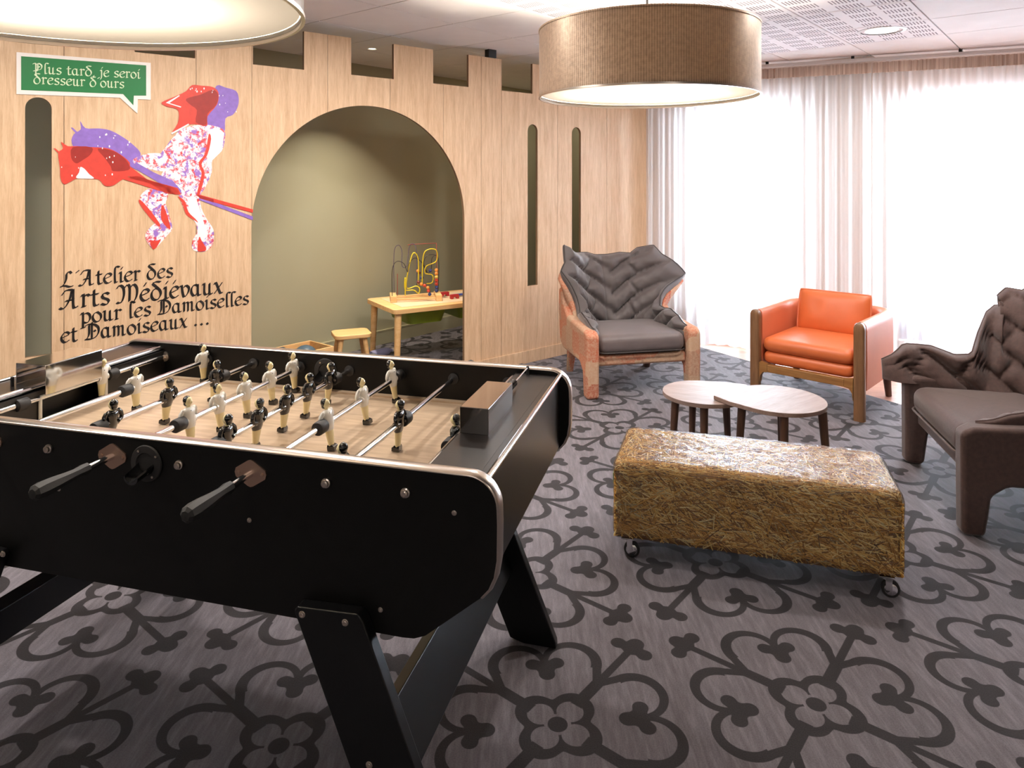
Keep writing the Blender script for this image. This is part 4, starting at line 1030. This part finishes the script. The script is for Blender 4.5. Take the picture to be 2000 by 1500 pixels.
# ---------------------------------------------------------------- leaf armchairs
def leaf_chair(label, loc, rz, wd, mats, group, wing=False):
    """local frame: x across, -y is the front"""
    fab, cush, seatm, pipe = mats
    t = thing('leaf_armchair', label, 'armchair', loc, rz, group)
    hw = wd/2
    def path(s_):
        a = s_*PI/2; c_ = math.cos(a); sgn = 1 if s_ >= 0 else -1
        x = sgn*(hw-.075)*abs(math.sin(a))**.62; y = -.30+.62*max(c_, 0)**.62
        if wing and s_ < -.72: k_ = min(1, (-.72-s_)/.2); x -= .05*k_; y -= .17*max(0, (-.8-s_)/.2)
        return x, y
    top = [(-1, .46, .02), (-.93, .50, .03), (-.80, .52, .03), (-.71, .50, .02), (-.66, .60, .06), (-.60, .80, .17), (-.53, .86, .12), (-.46, .985, .11), (-.37, .93, .10), (-.24, .91, .12), (-.12, .905, .12), (-.05, .885, .12), (0, .885, .12),
           (.10, .90, .12), (.20, .895, .12), (.26, .935, .14), (.38, .955, .19), (.45, .89, .22), (.52, .84, .30), (.585, .735, .52), (.62, .66, .22), (.645, .60, .08), (.67, .53, .04), (.75, .52, .03), (.85, .53, .03), (.95, .50, .03), (1, .46, .02)]
    if wing: top = [(-1, .52, .12), (-.97, .60, .20), (-.92, .60, .16), (-.87, .57, .06), (-.83, .58, .06), (-.785, .80, .36), (-.74, .82, .28), (-.66, .90, .30), (-.60, .90, .24), (-.5, .97, .20)] + top[8:]
    def prof(s_):
        for (a, z, f_), (b, z2, f2) in zip(top[:-1], top[1:]):
            if a <= s_ <= b:
                k = (s_-a)/(b-a); return z+(z2-z)*k, f_+(f2-f_)*k
        return top[-1][1:]
    NS, NV = 220, 44
    # arc length table
    ss = [-1+2*i/NS for i in range(NS+1)]; pts = [path(s_) for s_ in ss]; arc_ = [0]
    for i in range(NS): arc_.append(arc_[-1]+math.dist(pts[i], pts[i+1]))
    mid = arc_[-1]/2
    zb = .30
    def surf(i, v):
        s_ = ss[i]; zt, fl = prof(s_)
        x, y = pts[i]; i0, i1 = max(i-2, 0), min(i+2, NS); tx, ty = pts[i1][0]-pts[i0][0], pts[i1][1]-pts[i0][1]; l = math.hypot(tx, ty) or 1
        nx, ny = -ty/l, tx/l              # points outwards (away from the seat)
        zbl = zb+(.12*min(1, (-.72-s_)/.2) if wing and s_ < -.72 else 0); z = zbl+(zt-zbl)*v; k = max(0, (z-.42)/.5)
        fl2 = fl*(k**1.1)*1.25
        return Vector((x+nx*fl2*(.9), y+ny*fl2, z)), Vector((nx, ny, 0))
    front, back = [], []
    SP = .122
    for i in range(NS+1):
        fr, bk = [], []
        for j in range(NV+1):
            v = j/NV; p, n_ = surf(i, v); u_ = arc_[i]-mid; z_ = p.z
            sh = .05 if u_ > 0 else .0
            w1 = (z_-abs(u_+.0)*.80+sh)/1.28; d1 = abs(((w1/SP) % 1)-.5)*SP      # distance from the cell middle
            d1 = SP/2-d1
            e1 = (z_*.80+abs(u_))/1.28+.11*(math.floor(w1/SP) % 2)+.03*math.floor(w1/SP); d2 = abs(((e1/.25) % 1)-.5)*.25; d2 = .125-d2
            d3 = abs(u_+.03)*.8
            edge = min(1, (1-v)/.10, (i/NS)/.015, (1-i/NS)/.015)
            q = lambda d, r_: math.sqrt(max(0, 1-(1-min(1, d/r_))**2))
            puff = q(d1, .052)*(.35+.65*q(d2, .04))*q(d3, .04)*(.10+.90*q(edge, 1))
            wr = noise.noise(Vector((u_*14, z_*14, 3.1)))*.006+noise.noise(Vector((u_*38, z_*38, 7.7)))*.003
            th = .004+.066*puff+wr*puff*1.5
            fr.append(p-n_*th); bk.append(p+n_*(.006+.012*q(edge, 1)))
        front.append(fr); back.append(bk)
    vs = [p for c_ in front for p in c_]+[p for c_ in back for p in c_]; m_ = NV+1; off = (NS+1)*m_; fs = []
    for i in range(NS):
        for j in range(NV):
            a, b, c_, d = i*m_+j, (i+1)*m_+j, (i+1)*m_+j+1, i*m_+j+1
            fs.append((a, b, c_, d)); fs.append((off+d, off+c_, off+b, off+a))
        fs.append((i*m_+NV, (i+1)*m_+NV, off+(i+1)*m_+NV, off+i*m_+NV)); fs.append((i*m_, off+i*m_, off+(i+1)*m_, (i+1)*m_))
    for i in (0, NS):
        for j in range(NV): fs.append((i*m_+j, i*m_+j+1, off+i*m_+j+1, off+i*m_+j))
    MB().add(vs, fs).build('quilted_back', cush, t, smooth='all')
    # piping along the jagged edge
    MB().tube([(front[i][NV]+back[i][NV])/2 for i in range(0, NS+1)], .005, 6).build('edge_piping', pipe, t, smooth='all')
    # seat cushion
    mb = MB(); cushion(mb, (0, -.075, .355), (wd-.20, .56, .135), .05, .02); mb.build('seat_cushion', seatm, t, smooth='all')
    lo = rbox_loop(0, -.075, wd-.195, .57, .06, .305, 5); lo.append(lo[0]); MB().tube(lo, .005, 6).build('seat_piping', pipe, t, smooth='all')
    # frame: seat box, arms, legs and outer back shell
    MB().box((0, -.02, .245), (wd-.16, .60, .075)).build('seat_frame', fab, t, bevel=.02, seg=3)
    for s_ in (-1, 1):
        x = s_*(hw-.045)
        arm = [(-.375, .0), (-.285, .0), (-.262, .17), (-.20, .215), (.22, .215), (.30, .26), (.34, .50), (.33, .66), (.27, .66), (.20, .55), (.10, .475), (-.33, .455), (-.378, .43)]
        MB().prism(arm, lambda u, v, t_: (t_, u, v), x-.045, x+.045).build('arm_side', fab, t, bevel=.022, seg=3)
        MB().rings([rbox_loop(s_*(hw-.10), .31+.05, .045, .05, .012, 0, 3), rbox_loop(s_*(hw-.10), .29, .07, .08, .02, .24, 3)]).build('rear_leg', M['walnut_leg'] if fab is M['tapestry'] and s_ > 0 else fab, t, smooth=True)
    # back shell
    fr, bk = [], []
    for i in range(0, NS+1, 2):
        s_ = ss[i]
        if abs(s_) > .70: continue
        colf, colb = [], []
        zt, fl = prof(s_); top_ = min(zt-.06, .80)
        for j in range(9):
            z_ = .22+(top_-.22)*j/8; v = max(0, (z_-zb)/(zt-zb)); p, n_ = surf(i, v); p.z = z_
            colf.append(p+n_*.020); colb.append(p+n_*.050)
        fr.append(colf); bk.append(colb)
    n1 = len(fr); vs = [p for c_ in fr for p in c_]+[p for c_ in bk for p in c_]; off = n1*9; fs = []
    for i in range(n1-1):
        for j in range(8):
            a, b, c_, d = i*9+j, (i+1)*9+j, (i+1)*9+j+1, i*9+j+1; fs += [(a, b, c_, d), (off+d, off+c_, off+b, off+a)]
        fs += [(i*9+8, (i+1)*9+8, off+(i+1)*9+8, off+i*9+8), (i*9, off+i*9, off+(i+1)*9, (i+1)*9)]
    for i in (0, n1-1):
        for j in range(8): fs.append((i*9+j, i*9+j+1, off+i*9+j+1, off+i*9+j))
    MB().add(vs, fs).build('back_shell', fab, t, smooth='all')
    return t
c1d = Vector((.978, .208, 0)).normalized(); c1n = Vector((-c1d.y, c1d.x, 0))
c1 = Vector((.539, 4.796, 0)) + c1d*.371 + c1n*.33
leaf_chair('armchair with grey quilted leaf-shaped back on an orange and beige patchwork frame', c1, math.atan2(c1d.y, c1d.x), .832, (M['tapestry'], M['grey_fabric'], M['grey_seat'], M['piping']), 'leaf-shaped armchairs')
c2d = Vector((-.235, -.972, 0)).normalized(); c2n = Vector((-c2d.y, c2d.x, 0))
c2 = Vector((2.03, 3.36, 0)) + c2n*.33
leaf_chair('dark brown woollen armchair with leaf-shaped quilted back, cut by the right picture edge', c2, math.atan2(c2d.y, c2d.x), .86, (M['brown_fabric'], M['brown_fabric'], M['brown_fabric'], M['brown_fabric']), 'leaf-shaped armchairs', True)

# ---------------------------------------------------------------- orange armchair
od = Vector((.728, -.685, 0)).normalized(); on = Vector((-od.y, od.x, 0))
oc = Vector((2.147, 4.35, 0)) - od*.336 + on*.33
oa = thing('tub_armchair', 'orange leather tub armchair with oak posts, standing before the curtains', 'armchair', oc, math.atan2(od.y, od.x))
hw = .365
for s_ in (-1, 1):
    x = s_*(hw-.0325)
    rs = [rbox_loop(x, -.33, .065, .05, .014, z, 3) for z in (0, .04, .56)] + [rbox_loop(x, -.33, .065-.065*(1-math.cos(a))*.8, .05-.012*(1-math.cos(a)), .010, .56+.045*math.sin(a), 3) for a in (.4, .8, 1.2, 1.5)]
    MB().rings(rs).build('front_post', M['chair_oak'], oa, smooth=True)
    MB().prism([(s_*(hw-.066), .255), (s_*(hw-.066), .185), (s_*(hw-.066), .12), (s_*(hw-.072), .165), (s_*(hw-.09), .19), (s_*(hw-.12), .195), (s_*(hw-.12), .245)], lambda u, v, t_: (u, t_, v), -.35, -.31).build('fillet', M['chair_oak_h'], oa)
    MB().tube([(s_*(hw-.06), .30, .22), (s_*(hw-.05), .34, 0)], [.03, .02], 12).build('rear_leg', M['walnut_leg'], oa, smooth=True)
MB().box((0, -.33, .22), (2*hw-.24, .04, .05)).build('front_rail', M['chair_oak_h'], oa, bevel=.004)
# leather shell, U shaped
def ushape(off, n=10):
    x0 = hw-off; y1 = .40-off; r_ = .17-off*.5; out = [(-x0, -.302)]
    out += [(-x0+r_-r_*math.cos(PI/2*i/n), y1-r_+r_*math.sin(PI/2*i/n)) for i in range(n+1)]
    out += [(x0-r_+r_*math.sin(PI/2*i/n), y1-r_+r_*math.cos(PI/2*i/n)) for i in range(n+1)] + [(x0, -.302)]
    return out
ou, inn = ushape(0), ushape(.068); rows = []
for (x1, y1), (x2, y2) in zip(ou, inn):
    mx_, my_ = (x1+x2)/2, (y1+y2)/2; dx, dy = (x1-x2)/2, (y1-y2)/2; ring = [Vector((x1, y1, .185)), Vector((x1+dx*.1, y1+dy*.1, .35)), Vector((x1+dx*.05, y1+dy*.05, .55))]
    for k in range(1, 8):
        a = PI*k/8; ring.append(Vector((mx_+dx*math.cos(a), my_+dy*math.cos(a), .57+.035*math.sin(a))))
    ring += [Vector((x2, y2, .55)), Vector((x2, y2, .35)), Vector((x2, y2, .185))]; rows.append(ring)
MB().rings(rows).build('leather_shell', M['leather_side'], oa, smooth=True, angle=.9)
mb = MB(); cushion(mb, (0, -.02, .285), (2*hw-.15, .60, .085), .035, .004); mb.build('seat_base', M['leather'], oa, smooth='all')
mb = MB(); cushion(mb, (0, -.025, .372), (2*hw-.142, .61, .098), .042, .014); mb.build('seat_cushion', M['leather'], oa, smooth='all')
lo = rbox_loop(0, -.025, 2*hw-.138, .614, .05, .345, 4); lo.append(lo[0]); 
mb = MB(); 
pc = []; K, Lc = 22, 18; W_, H_ = .50, .31
Rb = Matrix.Rotation(-.22, 3, 'X')
fr, bk = [], []
for i in range(K+1):
    a_, b_ = [], []
    for j in range(Lc+1):
        u, v = -1+2*i/K, -1+2*j/Lc
        rc = 1-.055*(u*u*v*v)**1.5; x = u*W_/2*rc*(1-.03*(1-v*v)); z = v*H_/2*rc*(1-.07*(1-u*u)*(.7 if v > 0 else .2))
        th = .052*((1-abs(u)**3.2)*(1-abs(v)**3.2))**.5+.007*noise.noise(Vector((x*9, z*9, 1)))*(1-abs(u)**4)*(1-v**4)
        a_.append(Rb @ Vector((x, -th, z))+Vector((.0, .19, .548))); b_.append(Rb @ Vector((x, th*.8, z))+Vector((.0, .19, .548)))
    fr.append(a_); bk.append(b_)
m_ = Lc+1; off = (K+1)*m_; vs = [p for c_ in fr for p in c_]+[p for c_ in bk for p in c_]; fs = []
for i in range(K):
    for j in range(Lc): a, b, c_, d = i*m_+j, (i+1)*m_+j, (i+1)*m_+j+1, i*m_+j+1; fs += [(a, b, c_, d), (off+d, off+c_, off+b, off+a)]
MB().add(vs, fs).build('back_cushion', M['leather'], oa, smooth='all')
ed = [fr[i][0] for i in range(K)]+[fr[K][j] for j in range(Lc)]+[fr[i][Lc] for i in range(K, 0, -1)]+[fr[0][j] for j in range(Lc, -1, -1)]
MB().tube(ed, .006, 6).build('cushion_piping', M['leather_side'], oa, smooth='all')

# ---------------------------------------------------------------- play corner
kd = Vector((.82, .52, 0)).normalized()
def GZ(px, py, z=0): Y = F*(H-z)/(py-CY); return Vector(((px-1000)/F*Y, Y, 0))
# child table
kt0 = GZ(770, 606, .48); kdir = (GZ(903, 592, .48)-kt0).normalized(); kn = Vector((-kdir.y, kdir.x, 0)); ka = math.atan2(kdir.y, kdir.x)
KW, KDp = 1.05, .62
kc = kt0+kdir*KW/2+kn*KDp/2
kt = thing('play_table', 'low birch play table with pale inlay in the alcove behind the arch', 'table', kc, ka)
MB().rings([rbox_loop(0, 0, KW, KDp, .04, z, 5) for z in (.443, .480)]).build('tabletop', M['kidwood'], kt, bevel=.004)
MB().box((.02, 0, .4812), (KW-.16, KDp-.16, .003)).build('inlay_board', M['kidwood_top'], kt)
for sx_ in (-1, 1):
    for sy_ in (-1, 1):
        MB().tube([(sx_*(KW/2-.055), sy_*(KDp/2-.055), .4425), (sx_*(KW/2-.04), sy_*(KDp/2-.045), 0)], [.028, .022], 14).build('leg', M['kidwood'], kt, smooth=True)
for x in (-.20, .26):
    MB().rings([rbox_loop(x, 0, .30, .40, .05, .33, 4), rbox_loop(x, 0, .36, .46, .06, .435, 4)], cap=True).build('storage_bin', M['bin_green'], kt, smooth=True)
# stool
st0 = GZ(686, 648, .27)
stl = thing('play_stool', 'small birch stool with rounded seat beside the play table', 'stool', st0, ka-.15)
MB().rings([rbox_loop(0, 0, .29, .25, .05, z, 5) for z in (.238, .27)]).build('seat', M['kidwood'], stl, bevel=.006)
for sx_ in (-1, 1):
    for sy_ in (-1, 1): MB().tube([(sx_*.09, sy_*.075, .2375), (sx_*.125, sy_*.105, 0)], [.020, .014], 12).build('leg', M['kidwood'], stl, smooth=True)
# toy crate
cr0 = GZ(607, 664, .20)
crd = GD; crc = cr0 - crd*.28 - GN*.16
cr = thing('wooden_crate', 'low open birch crate on the floor at the left of the arch', 'crate', crc, ga)
for nm, c, d in (('side_board', (0, -.15, .11), (.54, .014, .18)), ('side_board', (0, .15, .11), (.54, .014, .18)), ('end_board', (-.265, 0, .11), (.014, .286, .18)), ('end_board', (.265, 0, .11), (.014, .286, .18)), ('bottom_board', (0, 0, .016), (.53, .29, .012))):
    MB().box(c, d).build(nm, M['kidwood'], cr, bevel=.002)
M['toy_blue'] = simple('toy_blue_grey', hexc(70, 92, 110), .4)
M['toy_lilac'] = simple('toy_lilac', hexc(140, 140, 176), .5)
tb_ = thing('toy_ball', 'dark blue-grey ball lying in the open crate', 'ball', crc+crd*.12+Vector((0, 0, .022)), 0)
mb = MB(); mb.ell((0, 0, .095), (.095, .095, .095), 24, 16); mb.build('ball', M['toy_blue'], tb_, smooth='all')
bl = GZ(746, 690, .03); t_ = thing('toy_bottle', 'pale lilac plastic toy bottle lying under the play table', 'toy', bl, .9)
mb = MB(); mb.lathe([(.001, -.12), (.032, -.118), (.036, -.10), (.036, .04), (.030, .07), (.016, .09), (.016, .105), (.001, .106)], (0, 0, .036), 16, Matrix.Rotation(PI/2, 3, 'Y')); mb.build('bottle', M['toy_lilac'], t_, smooth=True)
mb = MB(); mb.lathe([(.001, .107), (.019, .107), (.019, .13), (.001, .131)], (0, 0, .036), 16, Matrix.Rotation(PI/2, 3, 'Y')); mb.build('cap', M['sign_white'], t_, smooth=True)
# bead maze on the table
def onk(x, y, z=.4828): p = kc+kdir*x+kn*y; return Vector((p.x, p.y, z))
bz = thing('bead_maze', 'wooden bead maze with looping coloured wires on the play table', 'toy', onk(-.20, .02), ka-.35)
for s_ in (-1, 1): MB().box((s_*.185, 0, .025), (.05, .22, .05)).build('base_block', M['kidwood'], bz, bevel=.003)
for y in (-.08, 0, .08): MB().box((0, y, .022), (.318, .022, .014)).build('base_rail', M['kidwood'], bz, bevel=.002)
wm = {k: simple('wire_'+k, c, .3) for k, c in (('black', hexc(34, 30, 34)), ('red', hexc(150, 60, 50)), ('yellow', hexc(226, 202, 40)), ('purple', hexc(70, 56, 90)))}
def wire(pts, m, r=.0028):
    out = []; n = len(pts)
    for i in range(n-1):
        p0, p1, p2, p3 = [Vector(pts[max(0, min(n-1, q))]) for q in (i-1, i, i+1, i+2)]
        for j in range(6):
            t_ = j/6; out.append(.5*((2*p1)+(-p0+p2)*t_+(2*p0-5*p1+4*p2-p3)*t_*t_+(-p0+3*p1-3*p2+p3)*t_**3))
    out.append(Vector(pts[-1])); MB().tube(out, r, 7).build('wire', wm[m], bz, smooth='all'); return out
wire([(-.195, -.08, .04), (-.195, -.08, .26), (-.16, -.07, .33), (-.10, -.06, .31), (-.07, -.05, .24), (-.06, -.04, .30), (-.01, -.02, .35), (.05, 0, .31), (.09, 0, .22)], 'black')
wire([(.195, .08, .04), (.20, .08, .30), (.17, .06, .36), (.10, .05, .36), (.07, .04, .30), (.10, .03, .22), (.13, .03, .24), (.14, .04, .34), (.19, .05, .37)], 'black')
wire([(-.175, .08, .04), (-.175, .08, .38), (-.14, .08, .45), (-.11, .08, .40), (-.11, .05, .28), (-.07, .04, .28), (-.05, .08, .42), (-.02, .08, .46), (.01, .06, .40), (.01, .0, .12)], 'purple')
wire([(-.06, .09, .45), (.02, .09, .455), (.18, .09, .46)], 'red'); wire([(.175, .03, .04), (.178, .03, .30), (.18, .08, .46)], 'red'); wire([(-.15, .0, .04), (-.15, .0, .22)], 'red')
wire([(-.09, -.08, .05), (-.09, -.08, .20), (-.09, -.07, .10), (-.02, -.06, .09), (.02, -.05, .06), (.03, -.05, .10), (.0, -.04, .12), (-.08, -.04, .12), (-.03, -.03, .38), (.02, -.02, .34), (.02, -.01, .12)], 'yellow', .0045)
wire([(.05, -.04, .12), (.06, -.04, .36), (.10, -.04, .42), (.17, -.03, .41), (.17, -.02, .32), (.09, -.01, .28), (.08, 0, .22), (.14, 0, .20), (.14, .01, .14), (.09, .0, .13)], 'yellow', .0045)
bcol = [hexc(190, 60, 40), hexc(226, 140, 60), hexc(40, 54, 110), hexc(222, 190, 90), hexc(110, 50, 40)]
bm = [simple('bead_%d' % k, c, .35) for k, c in enumerate(bcol)]
def bead(p, k, r=.014): mb = MB(); mb.ell(p, (r, r, r), 12, 8); mb.build('bead', bm[k], bz, smooth='all')
for q, k in zip(range(7), (2, 2, 0, 0, 3, 1, 1)): bead((.176, .03, .065+.029*q), k, .0155)
for q, (p, k) in enumerate((((.11, -.08, .055), 2), ((.10, -.08, .085), 0), ((.095, -.08, .11), 1), ((.07, -.06, .125), 0), ((.045, -.04, .135), 1), ((.02, -.03, .15), 4), ((.05, -.02, .185), 2), ((.02, 0, .24), 1), ((.03, .02, .22), 4), ((.125, .03, .235), 2))): bead(p, k, .0145)
# toy train pieces at the table edge
M['train_red'] = simple('train_red', hexc(176, 40, 48), .35); M['train_blue'] = simple('train_blue', hexc(40, 66, 150), .35)
def block(x, y, d, m, lab, rz=0):
    t_ = thing('toy_block', lab, 'toy', onk(x, y), ka+rz)
    n = 8; prof = [(-d[0]/2, 0), (-d[0]*.22, 0)]+[(-d[0]*.22*math.cos(PI*i/n), d[2]*.45*math.sin(PI*i/n)) for i in range(1, n)]+[(d[0]*.22, 0), (d[0]/2, 0), (d[0]/2, d[2]), (-d[0]/2, d[2])]
    MB().prism(prof, lambda u, v, q: (u, q, v), -d[1]/2, d[1]/2).build('block', m, t_, bevel=.002)
block(.10, -.10, (.075, .03, .035), M['train_red'], 'red arched toy block nearest the front edge of the play table')
block(.085, .06, (.075, .04, .035), M['train_red'], 'red toy block at the rear of the blue toy strip')
block(-.005, .05, (.06, .03, .02), M['train_red'], 'small flat red toy block closest to the bead maze', .3)
block(.20, -.02, (.16, .035, .022), M['train_blue'], 'long blue toy block between the red ones on the play table', .1)
